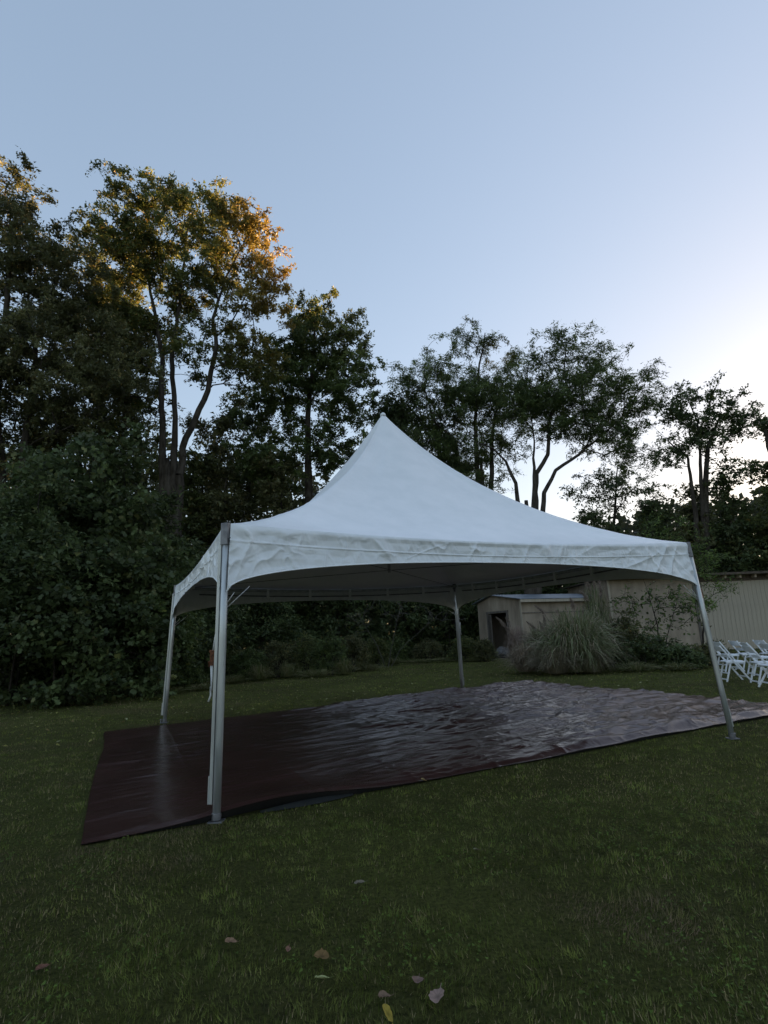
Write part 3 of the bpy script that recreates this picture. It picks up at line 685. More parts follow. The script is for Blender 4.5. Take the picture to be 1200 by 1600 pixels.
def plant(name, label, cat, org, roots, T, seed, per=60, size=.13, spread=.6, pal='green', tmpl=TRI, step=.5, pathw=.3, tip=.011, droop=.15, flat=.5, group=None, bark=BARK, sun_gold_fn=None, nspray=4, crown='crown', trunk='trunk', twigs=True, pruned=None):
    """all coordinates are world; the thing's origin is at its base"""
    O = np.array([org[0], org[1], 0.0]); t = thing(name, label, cat, O, group=group)
    A, par, spec = grow(roots, T, step, pathw, seed)
    V, F = skin_mesh(A, par, spec, tip)
    Tl = T if pruned is None else T[pruned(T)]
    LV, LF, LC, tw = foliage(Tl, seed+1, per, size, spread, pal, tmpl, nspray, droop, flat, sun_gold_fn)
    Fl = [F]
    if twigs:
        tv, tf = twig_mesh(*tw, rad=tip*.7); Fl = [F, tf+len(V)]; V = np.concatenate([V, tv])
    link(trunk, mesh_np(trunk, V-O, Fl, bark, True), t)
    link(crown, mesh_np(crown, LV-O, LF, LEAF, False, LC), t)
    return t
def blobs(specs, Y, n, seed, shell=.42, depth=1.0, zmin=.4):
    """specs: (px, py, rx_px, ry_px[, dY]) of the photograph set at distance Y"""
    r = np.random.default_rng(seed); wt = np.array([s[2]*s[3] for s in specs], float); wt /= wt.sum(); out = []
    for s, w_ in zip(specs, wt):
        dY = s[4] if len(s) > 4 else 0; c = at(s[0], s[1], Y+dY); k = Y/F_PX*1.06
        el = (c[2]-EYE)/Y; rx, ry = s[2]*k, s[3]*k*math.sqrt(1+el*el)
        nn = max(4, int(n*w_)); sub = ellip(r, max(1, nn//5), c, np.array([rx, rx*depth, ry])*.88, shell)
        out.append(np.repeat(sub, 5, 0)+r.normal(size=(len(sub)*5, 3))*np.array([.62, .62, .40])*min(1, rx/1.2))
    T = np.concatenate(out); T[:, 2] = np.maximum(T[:, 2], zmin); return T
def tr(pts, Y, ground=True):
    """trunk polyline from (px, py, radius[, dY]) points; the first stands on the ground"""
    P = [at(p[0], p[1], Y+(p[3] if len(p) > 3 else 0)) for p in pts]; R_ = [p[2] for p in pts]
    if ground: P[0][2] = -.1
    return P, R_

# ---- tall trees on the left
gold = lambda C: np.clip((C[..., 0]+9.0)/4.0, 0, 1)*np.clip((C[..., 2]-14)/6, 0, 1)*.9  # low sunlight painted into leaf colour, upper right of the forked tree
Y = 24
plant('tall_tree', 'tallest brownish tree at the far left edge, leaning out of the picture', 'tree', at(8, 1000, Y),
      [(*tr([(8, 1000, .30), (4, 800, .26), (-8, 640, .20), (10, 480, .13), (20, 350, .06)], Y), -1), (*tr([(-8, 640, .12), (-60, 520, .08), (-90, 380, .04)], Y, False), 3), (*tr([(-8, 640, .14), (60, 520, .09), (95, 420, .04)], Y, False), 3)],
      blobs([(20, 300, 45, 70), (-60, 330, 60, 110), (25, 370, 60, 60), (60, 430, 70, 70), (95, 400, 40, 40), (-30, 480, 90, 90), (110, 460, 60, 70), (70, 560, 110, 80), (-40, 620, 120, 90), (170, 520, 50, 60), (150, 620, 90, 70), (60, 680, 110, 60)], Y, 860, 11), 12, per=112, size=.155, spread=.62, pal='brown')
Y = 27
plant('tall_tree', 'tall tree with three forking trunks and gold sunlit leaves along its upper right side', 'tree', at(262, 1000, Y),
      [(*tr([(262, 1000, .36), (264, 860, .31), (262, 745, .27), (262, 728, .20), (262, 716, .10)], Y), -1),
       (*tr([(262, 735, .17), (252, 640, .14), (254, 560, .12), (238, 470, .08), (215, 360, .04), (205, 300, .02)], Y, False), 3),
       (*tr([(262, 735, .16), (274, 650, .13), (268, 560, .12), (280, 480, .09), (290, 380, .05), (300, 320, .02)], Y, False), 3),
       (*tr([(264, 740, .19), (285, 700, .17), (325, 610, .14), (338, 540, .11), (332, 500, .09), (350, 440, .06), (375, 390, .04)], Y, False), 3)],
      blobs([(215, 310, 45, 40), (265, 330, 55, 45), (330, 330, 40, 38), (395, 365, 40, 38), (345, 390, 60, 45), (180, 390, 50, 45), (240, 410, 70, 55), (415, 415, 28, 32), (300, 450, 60, 40), (160, 480, 45, 60), (390, 470, 40, 40), (215, 520, 60, 50), (370, 530, 50, 40), (300, 545, 40, 30), (180, 590, 60, 40), (395, 580, 35, 26)], Y, 800, 21, shell=.45), 22, per=132, size=.150, spread=.62, pal='gold', sun_gold_fn=gold, pathw=.35)
Y = 29
plant('tall_tree', 'olive tree filling the gap between the far left tree and the three forked tree', 'tree', at(165, 1000, Y),
      [(*tr([(165, 1000, .28), (168, 860, .24), (160, 700, .18), (150, 560, .10), (150, 440, .04)], Y), -1), (*tr([(160, 700, .12), (200, 600, .07), (215, 500, .03)], Y, False), 3), (*tr([(160, 720, .12), (110, 610, .07)], Y, False), 2)],
      blobs([(150, 370, 30, 30), (135, 430, 40, 45), (180, 460, 50, 45), (120, 520, 60, 50), (190, 540, 55, 55), (150, 610, 80, 55), (215, 620, 35, 40), (90, 650, 60, 40), (190, 690, 60, 40)], Y, 400, 26), 27, per=84, size=.16, spread=.62, pal='olive')
Y = 31
plant('tall_tree', 'tree with one straight trunk and an upright crown just left of the tent peak', 'tree', at(484, 1000, Y),
      [(*tr([(486, 1000, .30), (484, 860, .26), (482, 740, .22), (481, 650, .16), (490, 560, .10), (492, 490, .04)], Y), -1)],
      blobs([(490, 492, 42, 28), (525, 530, 40, 38), (450, 545, 45, 35), (495, 560, 50, 40), (555, 575, 30, 28), (425, 570, 25, 30), (470, 610, 62, 36), (540, 620, 38, 30), (430, 650, 50, 40), (520, 670, 40, 30), (425, 720, 55, 50), (520, 720, 30, 30)], Y, 560, 31), 32, per=128, size=.165, spread=.62, pal='green', sun_gold_fn=lambda C: np.clip((C[..., 0]+4.0)/1.5, 0, 1)*np.clip((C[..., 2]-17)/3, 0, 1)*.15)  # faint sun glow painted on the top right leaves
Y = 34
plant('tree', 'small round tree crown peeping out right behind the tent peak', 'tree', at(640, 1000, Y),
      [(*tr([(650, 1000, .22), (645, 800, .17), (640, 700, .10), (620, 640, .05)], Y), -1)],
      blobs([(600, 640, 34, 24), (645, 632, 28, 18), (625, 665, 50, 30), (680, 670, 45, 30), (690, 720, 50, 40)], Y, 250, 41), 42, per=112, size=.16, spread=.6, pal='dark')
Y = 33
plant('tree', 'broad leafy tree with feathery upright crown right of the tent peak', 'tree', at(755, 1000, Y),
      [(*tr([(758, 1000, .30), (756, 830, .26), (752, 735, .17), (752, 715, .08)], Y), -1),
       (*tr([(752, 730, .15), (742, 660, .11), (748, 580, .07), (758, 520, .03)], Y, False), 2),
       (*tr([(752, 730, .12), (770, 670, .10), (785, 600, .06)], Y, False), 2), (*tr([(752, 740, .12), (712, 690, .09), (680, 660, .06), (660, 600, .03)], Y, False), 2)],
      blobs([(755, 530, 26, 26), (722, 540, 26, 20), (672, 555, 28, 28), (700, 590, 45, 32), (765, 590, 40, 36), (735, 640, 60, 35), (660, 620, 22, 24), (790, 640, 40, 40), (800, 570, 20, 30), (690, 680, 50, 30), (760, 700, 55, 40), (745, 760, 50, 36), (695, 735, 26, 30), (800, 610, 36, 34), (650, 590, 30, 34), (720, 620, 50, 34)], Y, 620, 51), 52, per=112, size=.18, spread=.66, pal='green', tmpl=LTRI, droop=.3, sun_gold_fn=lambda C: np.clip(1-np.linalg.norm((C-at(775, 560, 33))*[1, .5, 1], axis=-1)/1.3, 0, 1))  # small sunlit patch painted into the leaf colour inside the crown
Y = 30
plant('tree', 'spreading open tree with a low dark forked trunk and arching limbs, right of centre', 'tree', at(828, 1000, Y),
      [(*tr([(832, 1000, .28), (826, 850, .25), (824, 805, .21), (822, 782, .10)], Y), -1),
       (*tr([(824, 800, .13), (806, 755, .10), (790, 720, .07), (770, 700, .05), (740, 690, .03)], Y, False), 2),
       (*tr([(824, 800, .17), (838, 740, .13), (856, 710, .11), (858, 660, .08), (880, 590, .05), (885, 540, .03)], Y, False), 2),
       (*tr([(828, 800, .15), (850, 770, .12), (868, 735, .10), (905, 710, .08), (940, 680, .05), (985, 640, .03)], Y, False), 1),
       (*tr([(856, 710, .07), (835, 690, .05), (828, 640, .03)], Y, False), 2)],
      blobs([(880, 545, 34, 22), (845, 570, 30, 26), (925, 570, 34, 26), (890, 600, 55, 30), (965, 600, 34, 24), (1000, 600, 26, 20), (835, 630, 40, 30), (930, 640, 60, 30), (1000, 645, 28, 26), (870, 655, 40, 22), (960, 680, 50, 26), (985, 710, 36, 20), (915, 670, 30, 18), (810, 600, 30, 28), (860, 620, 50, 30)], Y, 620, 61), 62, per=104, size=.18, spread=.64, pal='green', tmpl=LTRI, droop=.25)
Y = 31
plant('tree', 'thin gnarled tree with sparse flat crown standing above the dark hedge at the right', 'tree', at(1103, 1000, Y),
      [(*tr([(1108, 1000, .24), (1104, 860, .20), (1102, 760, .16), (1106, 700, .11), (1125, 650, .06)], Y), -1), (*tr([(1102, 750, .09), (1075, 715, .07), (1045, 690, .04)], Y, False), 2), (*tr([(1106, 700, .07), (1090, 660, .05), (1075, 625, .03)], Y, False), 3)],
      blobs([(1080, 618, 28, 16), (1050, 650, 24, 22), (1120, 640, 32, 20), (1160, 640, 24, 18), (1095, 670, 40, 20), (1150, 670, 26, 20), (1070, 700, 28, 18), (1045, 715, 20, 14)], Y, 190, 71), 72, per=70, size=.16, spread=.58, pal='dark')
Y = 29
plant('tree', 'dark tree cut by the right edge of the picture, with bare twigs over the hedge', 'tree', at(1230, 1000, Y),
      [(*tr([(1232, 1000, .26), (1230, 860, .22), (1214, 740, .16), (1195, 670, .08)], Y), -1), (*tr([(1214, 740, .10), (1260, 690, .05)], Y, False), 2)],
      blobs([(1200, 660, 18, 26), (1250, 660, 50, 40), (1230, 720, 50, 30), (1280, 700, 50, 50)], Y, 150, 81), 82, per=70, size=.16, spread=.58, pal='dark')
Y = 36
plant('tree', 'low loose tree crown with thin upright twigs between the forked tree and the hedge', 'tree', at(955, 1000, Y),
      [(*tr([(952, 1000, .16), (955, 850, .12), (962, 780, .07), (965, 730, .04)], Y), -1)],
      blobs([(930, 750, 26, 20), (965, 745, 28, 18), (1000, 760, 26, 16), (900, 780, 14, 12), (950, 780, 50, 16)], Y, 110, 86), 87, per=50, size=.16, spread=.6, pal='dark')

# ---- dense trees and shrubs that close the garden
def wood_tree(px, pyt, rx, Y, seed, pal, label, n=300, per=60, lean=0, low=980, size=.20, tmpl=TRI):
    r = np.random.default_rng(seed); hgt = 985-pyt; sp = []
    for k in range(9):
        f = k/8; wv = rx*(.55+.45*math.sin(math.pi*min(1, f*.9+.25)))*(1 if f < .75 else .72)
        sp.append((px+lean*f+r.uniform(-.3, .3)*rx, low-(low-pyt-rx*.4)*f, wv*.75, rx*.45))
    plant('woodland_tree', label, 'tree', at(px, 1000, Y), [(*tr([(px, 1000, .16), (px+r.uniform(-8, 8), 1000-hgt*.4, .12), (px+lean*.7+r.uniform(-12, 12), 1000-hgt*.75, .05)], Y), -1)],
          blobs(sp, Y, int(n*1.0), seed+1, shell=.5), seed+2, per=per, size=size, spread=.72, pal=pal, tmpl=tmpl, group='dense woodland trees behind the lawn')
for a in [
    (40, 620, 110, 29, 101, 'dark', 'dark woodland tree at the left edge behind the big leafed bushes', 420),
    (175, 600, 85, 30, 104, 'olive', 'olive woodland tree between the left edge and the three forked tree', 380),
    (345, 650, 50, 30, 170, 'brown', 'brown leafed woodland tree between the forked trunk and the straight trunk', 300),
    (300, 700, 40, 29, 173, 'olive', 'low olive woodland tree right beside the forked trunk', 220),
    (320, 640, 60, 33, 107, 'brown', 'brownish woodland tree right behind the three forked trunk', 320),
    (390, 600, 55, 34, 110, 'olive', 'olive woodland tree left of the straight trunked tree', 330),
    (440, 700, 55, 30, 113, 'brown', 'brown leafed woodland tree in front of the straight trunk, above the tent corner', 320),
    (555, 690, 45, 35, 116, 'dark', 'dark woodland tree low behind the left slope of the tent peak', 260),
    (640, 760, 60, 38, 119, 'dark', 'dark woodland tree hidden low behind the tent peak', 200),
    (720, 780, 60, 38, 122, 'dark', 'dark woodland tree low behind the right slope of the tent', 200),
    (930, 790, 45, 33, 125, 'dark', 'dark woodland tree over the tent roof, left end of the right hand hedge', 260),
    (1010, 765, 60, 33, 128, 'dark', 'dark woodland tree above the tent corner at right', 330),
    (1075, 755, 55, 32, 131, 'brown', 'brownish woodland tree beneath the gnarled sparse tree', 320),
    (1140, 735, 55, 31, 134, 'dark', 'dark woodland tree above the barn roof', 340),
    (1210, 725, 60, 30, 137, 'olive', 'olive tinged woodland tree above the barn at the right edge', 340),
    (1290, 720, 70, 30, 140, 'dark', 'dark woodland tree beyond the right edge of the barn', 300),
    (250, 760, 60, 24, 143, 'dark', 'dark woodland tree directly left of the three forked trunk base', 260),
    (-70, 640, 90, 24, 146, 'dark', 'dark woodland tree cut off by the left edge', 300),
]: wood_tree(*a[:7], n=a[7])

# far wood that closes the gaps low down
def far_wood():
    n = 46000; x = rng.uniform(-46, 62, n); y = rng.uniform(39, 47, n); pxs = 600+F_PX*x/y
    prof = np.interp(pxs, [-400, 0, 250, 400, 560, 640, 780, 840, 900, 960, 1100, 1300, 1700], [18, 17.5, 16.5, 16, 13, 9.5, 8.5, 6.8, 6.5, 9, 11, 12, 12])
    prof = prof*(.82+.36*fbm(x*.35, y*.2, 301, 3)); z = prof*rng.random(n)**.85
    C = np.stack([x, y, z], 1); t = rng.random((n, 1)); col = np.array([.05, .056, .024])*(1-t)+np.array([.11, .11, .05])*t
    V, F, Cc = leaves(C, rng.uniform(.45, .9, n), col, RH, .3)
    link('far_wood', mesh_np('far_wood', V, F, LEAF, False, Cc), kind='stuff', label='dark wood filling the background behind the garden trees', category='wood')
far_wood()

def shrub(px, pyb, w_px, h_px, seed, pal, label, name='shrub', n=150, per=70, size=.10, spread=.42, tmpl=TRI, droop=.3, depth=.8, group=None, nst=6, Y=None, shell=.5, flat=.5, **kw):
    r = np.random.default_rng(seed); b = G(px, pyb) if Y is None else np.array([at(px, 1000, Y)[0], Y, 0]); Y = b[1]; k = Y/F_PX
    wx, hz = w_px*k/2, h_px*k; c = b+[0, wx*depth*.6, 0]
    T = []
    for i in range(n):
        f = r.random()**.8; a = r.uniform(0, 2*math.pi); q = math.sqrt(max(0, 1-(max(0, f-.35)/.65)**2.2))*r.random()**.35
        T.append(c+[math.cos(a)*q*wx, math.sin(a)*q*wx*depth, hz*(.04+.96*f)*(.85+.3*vn(a*1.5+seed, f*3, seed))])
    T = np.array(T)
    if wx > .9: K = T[:max(8, n//5)]; T = K[r.integers(0, len(K), n)]+r.normal(size=(n, 3))*np.array([.26, .26, .16]); T[:, 2] = np.maximum(T[:, 2], .08)
    roots = []
    for i in range(nst):
        a = r.uniform(0, 2*math.pi); e = c+[math.cos(a)*wx*.35, math.sin(a)*wx*.35*depth, hz*.5]
        roots.append(([c+[math.cos(a)*.12*wx, math.sin(a)*.12*wx, -.05], (c+e)/2+[0, 0, hz*.06], e], [.03, .022, .012], -1))
    return plant(name, label, 'shrub', c, roots, T, seed+1, per=per, size=size, spread=spread, pal=pal, tmpl=tmpl, step=.25, tip=.006, droop=droop, group=group, bark=BARKD, crown='foliage', trunk='stems', flat=flat, **kw)
# big leafed bushes, left foreground
shrub(60, 1105, 330, 215, 201, 'dark', 'big dark bush with broad lobed leaves filling the left edge', n=430, per=60, size=.125, spread=.5, tmpl=LOBED)
shrub(175, 1088, 190, 200, 204, 'green', 'rounded bush with broad leaves left of the tent, in front of the taller sapling', n=300, per=80, size=.12, spread=.5, tmpl=OVAL)
shrub(-40, 1110, 250, 330, 207, 'dark', 'tall broad leafed bush cut by the left edge', n=380, per=100, size=.13, spread=.6, tmpl=TRI)
def big_sapling():
    Y = 16.5
    plant('sapling', 'tall bright green sapling with large lobed leaves rising behind the left bushes', 'tree', at(130, 1000, Y),
          [(*tr([(130, 1060, .07), (132, 880, .055), (140, 740, .035), (148, 680, .015)], Y), -1), (*tr([(132, 880, .04), (90, 790, .025), (60, 740, .012)], Y, False), 1), (*tr([(132, 880, .04), (190, 800, .025), (220, 760, .012)], Y, False), 1)],
          blobs([(150, 680, 18, 30), (205, 690, 14, 22), (90, 700, 20, 24), (120, 730, 55, 36), (185, 740, 45, 34), (70, 780, 60, 40), (150, 800, 80, 44), (215, 800, 34, 34), (40, 830, 60, 50), (130, 860, 100, 50), (215, 870, 40, 50), (60, 900, 80, 60), (180, 930, 70, 60)], Y, 420, 211), 212, per=54, size=.155, spread=.62, pal='dark', tmpl=LOBED, droop=.35, tip=.007,
          sun_gold_fn=None)
big_sapling()
hedge = [
    (300, 1072, 120, 150, 'dark', 'dark shrub just left of the near tent leg'),
    (395, 1052, 120, 120, 'dark', 'dark shrub right of the near tent leg under the arch'),
    (470, 1042, 120, 150, 'green', 'taller leafy shrub under the middle left of the tent'),
    (555, 1036, 110, 140, 'dark', 'dark shrub left of the bare branched bush'),
    (640, 1028, 110, 130, 'dark', 'dark shrub behind the bare branches at the lawn edge'),
    (700, 1030, 90, 110, 'green', 'leafy shrub just left of the far tent leg'),
    (745, 1024, 60, 120, 'dark', 'dark shrub between the far tent leg and the shed'),
    (240, 1082, 110, 130, 'dark', 'dark low shrub beside the far left tent leg'),
]
for i, (px, pyb, w_, h_, pal, lb) in enumerate(hedge):
    shrub(px, pyb-6, w_, h_, 220+i*3, pal, lb, n=190, per=66, size=.13, spread=.55, group='shrubs along the far edge of the lawn')
for i, (px, h_, w_, Y) in enumerate([(330, 190, 150, 27), (430, 180, 150, 28), (530, 170, 150, 29), (620, 170, 140, 30), (710, 160, 120, 31), (770, 150, 90, 33), (850, 130, 130, 34), (930, 130, 110, 34)]):
    lb = ['tall dark shrub behind the hedge, %s' % q for q in ('beside the near tent leg', 'under the left half of the tent', 'just left of centre under the tent', 'straight behind the bare branches', 'left of the shed, behind the far leg', 'behind the gable of the shed', 'above the middle of the shed roof', 'above the right end of the shed roof')][i]
    shrub(px, 0, w_, h_, 260+i*3, 'dark', lb, n=200, per=60, size=.18, spread=.7, Y=Y, group='tall shrubs behind the hedge')
# weeds and goldenrod at the lawn edge
wd = [(350, 1062, 60, 40), (385, 1064, 55, 44), (430, 1060, 60, 50), (475, 1056, 60, 54), (515, 1056, 55, 60), (550, 1050, 50, 50), (590, 1042, 40, 40), (620, 1036, 40, 34), (670, 1034, 50, 32), (730, 1034, 50, 34), (285, 1076, 50, 34), (760, 1034, 30, 30)]
wl = ['just left of the near tent leg', 'right against the near tent leg', 'a step right of the near tent leg', 'under the left part of the front arch', 'tallest of the row, with pale seed heads', 'left of the bare branches', 'at the foot of the bare branches', 'where the lawn bends back', 'left of the far tent leg', 'behind the far tent leg', 'beside the far left leg', 'beside the shed corner']
for i, (px, pyb, w_, h_) in enumerate(wd):
    shrub(px, pyb, w_, h_, 300+i*3, ('olive', 'green', 'brown')[i % 3], 'clump of tall weeds at the lawn edge, '+wl[i], name='weed_clump', n=150, per=40, size=.085, spread=.24, tmpl=LTRI, nst=14, group='weed clumps along the lawn edge')
# tall unmown grass along the woodland edge
tg = [(268, 1084, 60, 26, 'beside the far left tent leg'), (312, 1078, 60, 30, 'between the two left tent legs'), (362, 1068, 60, 34, 'just right of the near tent leg'), (410, 1064, 64, 38, 'under the left end of the front arch'), (455, 1060, 64, 40, 'left of the tallest weeds'), (500, 1059, 60, 42, 'at the foot of the tallest weeds'), (540, 1055, 56, 38, 'right of the tallest weeds'), (578, 1048, 50, 30, 'left of the bend in the lawn'), (612, 1040, 50, 24, 'at the bend in the lawn'), (652, 1036, 50, 20, 'between the bend and the far tent leg'), (695, 1035, 50, 20, 'left of the far tent leg'), (738, 1034, 40, 18, 'right of the far tent leg'), (1000, 1050, 70, 22, 'right of the pampas bed'), (1055, 1049, 70, 20, 'under the barn wall left of the tent leg')]
# bare branched bush
def bare_bush(px, pyb, label, seed, sp, Y):
    b = at(px, 1000, Y); b[2] = 0; r = np.random.default_rng(seed); T = blobs(sp, Y, 70, seed)
    roots = [([b+[dx*.1, 0, -.05], at(x1, y1, Y), at(x2, y2, Y)], [.018, .014, .007], -1) for dx, x1, y1, x2, y2 in ((-1, 590, 1010, 560, 960), (0, 612, 1010, 625, 950), (1, 625, 1015, 680, 965))]
    plant('bare_bush', label, 'shrub', b, roots, T, seed, per=3, size=.08, spread=.35, pal='brown', step=.2, tip=.007, bark=noisy('pale_branch', (.05, .045, .035), (.11, .10, .08), 8, .9), crown='foliage', trunk='stems')
bare_bush(605, 1040, 'bare pale branched bush standing at the bend of the lawn', 351, [(560, 960, 26, 20), (620, 950, 30, 20), (680, 965, 24, 16)], 23.5)
# climbers and bushes against the barn wall
shrub(1075, 1046, 70, 30, 361, 'dark', 'low dark bush at the foot of the barn wall near the right tent leg', n=120, per=50, size=.10, spread=.32)
shrub(1020, 1046, 90, 40, 364, 'dark', 'dark bush between the pampas grass and the barn corner bushes', n=140, per=50, size=.10, spread=.34)
shrub(1120, 1040, 60, 30, 367, 'brown', 'low brownish bush behind the folding chairs', n=90, per=40, size=.09, spread=.28)
shrub(990, 1045, 46, 84, 370, 'brown', 'upright thin leafed bush right of the pampas grass', n=60, per=40, size=.10, spread=.36)
def wall_tree(name, label, pts, sp, Y, n, per, size, pal, tmpl, seed, spread=.35, rad=.02, droop=.2):
    roots = [(*tr(p, Y), -1) for p in pts]
    plant(name, label, 'plant', at(pts[0][0][0], 1000, Y), roots, blobs(sp, Y, n, seed), seed+1, per=per, size=size, spread=spread, pal=pal, tmpl=tmpl, step=.18, tip=.006, bark=BARKD, crown='foliage', trunk='stems', droop=droop)
wall_tree('climber', 'thin stemmed climber with sparse leaves in front of the plain barn wall', [[(1030, 1030, .03), (1028, 980, .025), (1014, 930, .015), (1005, 905, .01)], [(1034, 1030, .025), (1045, 985, .018), (1058, 940, .012), (1062, 915, .008)]],
          [(1000, 930, 26, 26), (1050, 935, 36, 30), (1075, 960, 22, 34), (1020, 975, 40, 30), (985, 960, 20, 40)], 23.5, 130, 10, .13, 'green', OVAL, 381)
wall_tree('sapling', 'light green sapling with feathery leaves rising behind the right tent corner', [[(1098, 1040, .04), (1100, 960, .035), (1092, 900, .025), (1075, 850, .012), (1060, 820, .008)]],
          [(1045, 822, 22, 10), (1085, 845, 26, 16), (1100, 880, 22, 20), (1108, 915, 20, 22), (1095, 950, 18, 22), (1020, 835, 18, 8)], 21.0, 85, 46, .13, 'fresh', LONGL, 384, spread=.45, droop=.0)

# pampas / miscanthus clumps
GRM = leafmat('ornamental_grass', .3, .5, .4)
def ornamental(px, pyb, w_px, h_px, n, label, seed, cols, plumes=0, wd=.018, archy=1.0, group=None, nm='pampas_grass'):
    r = np.random.default_rng(seed); b = G(px, pyb); k = b[1]/F_PX; L0 = h_px*k; W0 = w_px*k/2
    t = thing(nm, label, 'ornamental grass' if nm == 'pampas_grass' else 'tall grass', b, group=group); m = 9
    a = r.uniform(0, 2*math.pi, n); rb = r.random(n)**.6*W0*.35; out = (.15+.85*r.random(n))*W0*r.uniform(.45, 1.15, n)*archy
    ht = L0*(1.12-.5*(out/(W0*1.2))**1.5)*r.uniform(.55, 1.05, n); f = np.linspace(0, 1, m)[None]
    rad = rb[:, None]+out[:, None]*f**1.15; tipdrop = r.uniform(.1, 1.0, n)[:, None]*np.clip(out/W0*1.3, .15, 1)[:, None]
    z = ht[:, None]*(np.sin(f*math.pi*.5)**.9 - tipdrop*np.clip(f-.40, 0, 1)**1.6*2.1); z = np.where(z < .05, .05+.25*abs(z-.05), z)
    aa = a[:, None]+r.normal(size=(n, 1))*.15+r.normal(size=(n, 1))*.25*f
    P = np.stack([np.cos(aa)*rad, np.sin(aa)*rad*.8, z], -1)
    sidev = np.stack([-np.sin(aa), np.cos(aa), r.normal(size=(n, 1))*.4+0*aa], -1); wdt = wd*r.uniform(.6, 1.2, (n, 1))*(1-f**3*.95)*(.5+.5*np.minimum(1, f*5))
    V = np.stack([P-sidev*wdt[..., None]/2, P+sidev*wdt[..., None]/2], 2).reshape(-1, 3)
    q = np.arange(m-1)*2; F = np.stack([q, q+1, q+3, q+2], -1); F = (F[None]+(np.arange(n)*m*2)[:, None, None]).reshape(-1, 4)
    tt = r.random((n, 1)); c = np.array(cols[0])*(1-tt)+np.array(cols[1])*tt; dry = r.random((n, 1)) < cols[3]; c = np.where(dry, np.array(cols[2])*r.uniform(.7, 1.1, (n, 1)), c)
    link('blades', mesh_np('blades', V, F, GRM, False, np.repeat(c, m*2, 0)), t, kind='stuff')
    for i in range(plumes):
        aa = r.uniform(0, 2*math.pi); lean = r.uniform(.1, .55)*W0; hh = L0*r.uniform(.95, 1.22); base = np.array([math.cos(aa)*W0*.2, math.sin(aa)*W0*.2, hh*.35]); top = np.array([math.cos(aa)*lean-W0*.1, math.sin(aa)*lean, hh*.86])
        pl = .42; fs = r.random(420); ax = np.array([math.cos(aa)*.45, math.sin(aa)*.3, .85]); C = top+ax*pl*fs[:, None]+np.array([-.10, 0, -.05])*(fs[:, None]**2)+r.normal(size=(420, 3))*.035*(1.15-fs[:, None])
        col = np.array([.34, .27, .22])*r.uniform(.7, 1.15, (420, 1)); LV, LF, LC = leaves(C, r.uniform(.05, .10, 420), col, (LONGL[0]*[1, .45, 1], LONGL[1]), .1, r, np.broadcast_to(ax+[-.2, 0, .1], (420, 3)))
        po = link('plume', mesh_np('plume', LV, LF, PAPER, False, LC), t)
        mb = MB(); mb.tube([base, (base+top)/2+[0, 0, .05], top+ax*pl*.5], .005, 5); part('stalk', mb, OLDWOOD, po)
gc = [(.12, .15, .06), (.24, .26, .13), (.40, .34, .24), .32]
ornamental(905, 1052, 150, 92, 2200, 'large arching pampas clump in the middle, its green blades fanning to the right', 401, gc, 3, .024)
ornamental(942, 1044, 70, 118, 1500, 'tallest pampas clump, upright with feathery pale plumes, at the right of the bed', 404, gc, 8, .020, .8)
ornamental(858, 1046, 110, 66, 1500, 'greenish brown pampas clump before the shed wall, left of the big arching one', 407, [(.08, .10, .04), (.16, .16, .08), (.30, .25, .17), .4], 4, .018)
ornamental(825, 1052, 80, 46, 1500, 'low tan fountain grass clump nearest the shed doorway', 410, [(.16, .14, .08), (.26, .21, .14), (.34, .27, .20), .6], 0, .012, 1.1)
ornamental(870, 1055, 90, 46, 1500, 'low tan tuft at the front foot of the pampas bed', 413, [(.14, .14, .07), (.24, .20, .13), (.32, .27, .20), .5], 0, .012, 1.1)
ornamental(925, 1053, 80, 44, 1300, 'short drooping tuft at the right front foot of the pampas bed', 416, [(.10, .12, .05), (.20, .18, .10), (.30, .25, .18), .4], 0, .012, 1.1)
ornamental(812, 1040, 60, 58, 1200, 'pinkish tan upright grass clump beside the shed door', 419, [(.20, .15, .11), (.30, .22, .17), (.36, .28, .24), .6], 3, .010, .8)

for k_, (px_, py_, w__, h__, lb_) in enumerate(tg):
    ornamental(px_+rng.uniform(-8, 8), py_, w__*rng.uniform(.6, 1.5), h__*rng.uniform(.3, .7), 420, 'tuft of tall unmown grass '+lb_, 700+k_*3, [(.08, .10, .03), (.16, .17, .06), (.28, .24, .13), .25], 0, .012, .9, 'tall grass tufts along the woodland edge', 'tall_grass')
# ---- fallen leaves
def leaf_mesh(name, L, W_, col, ser, curl, seed):
    r = np.random.default_rng(seed); n = 22; th = np.linspace(0, 2*math.pi, n, endpoint=False)
    x = np.cos(th)*L/2; y = np.sin(th)*W_/2*(1-.25*np.cos(th)); y = y*(1+ser*(np.arange(n) % 2-.5))
    z = curl*(abs(y)/W_*2)**2*W_+curl*.5*L*(x/L*2)**2*.3+r.normal(size=n)*.002+.006
    V = [[0, 0, .004]]; V = np.concatenate([np.stack([x, y, z], 1), np.stack([x*.5, y*.5, z*.45+.002], 1), [[0, 0, .003]]])
    F4 = np.array([[i, (i+1) % n, n+(i+1) % n, n+i] for i in range(n)]); F3 = np.array([[n+i, n+(i+1) % n, 2*n] for i in range(n)])
    st = np.array([[L*.5, -.0015, .006], [L*.5, .0015, .006], [L*.78, .001, .012], [L*.78, -.001, .012]]); F4 = np.concatenate([F4, [[2*n+1, 2*n+2, 2*n+3, 2*n+4]]]); V = np.concatenate([V, st])
    c = np.array(col)[None]*r.uniform(.75, 1.15, (len(V), 1)); c[2*n] *= .55
    return mesh_np(name, V, [F4, F3], PAPER, True, c)
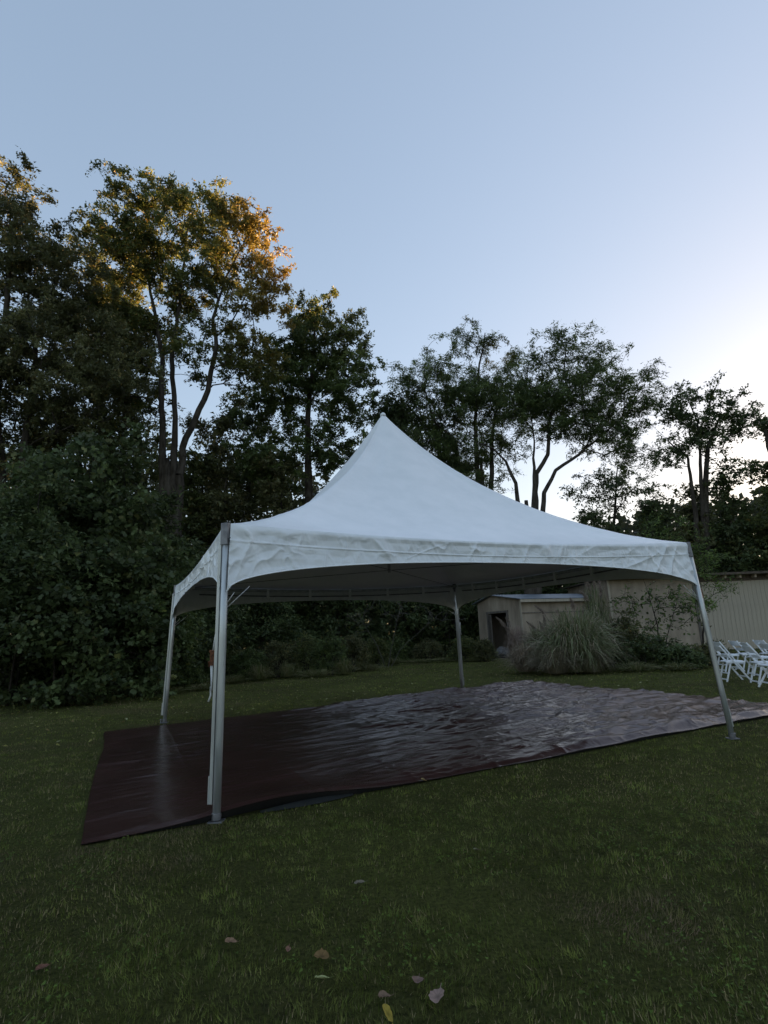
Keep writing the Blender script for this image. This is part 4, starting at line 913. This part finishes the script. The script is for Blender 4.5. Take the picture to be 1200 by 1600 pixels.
fl = [(503, 1494, .085, .060, (.22, .14, .06), -25, 'ochre fallen leaf left of the centre in the foreground grass'),
      (503, 1528, .075, .022, (.42, .44, .20), -15, 'narrow pale green fallen leaf below the ochre one'),
      (652, 1532, .075, .055, (.24, .16, .13), 80, 'pinkish brown oval leaf left of the pale serrated one'),
      (685, 1556, .085, .070, (.34, .24, .20), 70, 'large pale pink serrated leaf at the bottom centre'),
      (606, 1583, .085, .032, (.40, .30, .06), -65, 'yellow curled leaf at the bottom edge'),
      (600, 1556, .055, .040, (.24, .16, .11), 10, 'small tan leaf just above the yellow curled one'),
      (360, 1471, .065, .040, (.30, .19, .12), 15, 'tan curled leaf in the left foreground grass'),
      (450, 1483, .040, .028, (.28, .16, .11), 90, 'tiny tan leaf between the left tan leaf and the ochre one'),
      (562, 1379, .070, .035, (.22, .19, .14), 0, 'grey brown leaf in the mid foreground, above the others'),
      (66, 1512, .060, .04, (.20, .10, .07), 40, 'reddish brown leaf at the far left of the foreground'),
      (745, 1328, .06, .04, (.22, .20, .13), 20, 'dull grey leaf right of centre on the open grass'),
      (662, 1219, .075, .05, (.34, .26, .12), 10, 'yellow tan leaf on the grass at the near edge of the tarp')]
for i, (px, py, L, W_, c, a, lb) in enumerate(fl):
    p = G(px, py, .03); me = leaf_mesh('fallen_leaf', L*.88, W_*.85, [q*.85 for q in c], .16 if i in (3, 0) else .05, .25, 500+i)
    o = thing('fallen_leaf', lb, 'leaf', (p[0], p[1], .024), math.radians(a), group='fallen leaves in the foreground grass', me=me); o.rotation_euler.x = rng.uniform(-.25, .25); o.rotation_euler.y = rng.uniform(-.2, .35)
ms = [leaf_mesh('fallen_leaf', .055, .038, c, .1, .3, 600+k) for k, c in enumerate([(.36, .34, .11), (.28, .21, .09), (.40, .40, .22)])]
k = 0
while k < 170:
    px = rng.uniform(0, 420) if rng.random() < .62 else rng.uniform(400, 1180); py = rng.uniform(1052, 1175) if px < 420 else rng.uniform(1040, 1110)
    p = G(px, py)
    if in_tarp(p[0], p[1], -.1) or p[1] > 24: continue
    o = thing('fallen_leaf', 'small yellow leaf scattered on the lawn beyond the tarp', 'leaf', (p[0], p[1], .035), rng.uniform(0, 6.28), group='small yellow leaves scattered over the far lawn', me=ms[k % 3])
    o.rotation_euler.x = rng.uniform(-.5, .5); o.rotation_euler.y = rng.uniform(-.5, .5); k += 1
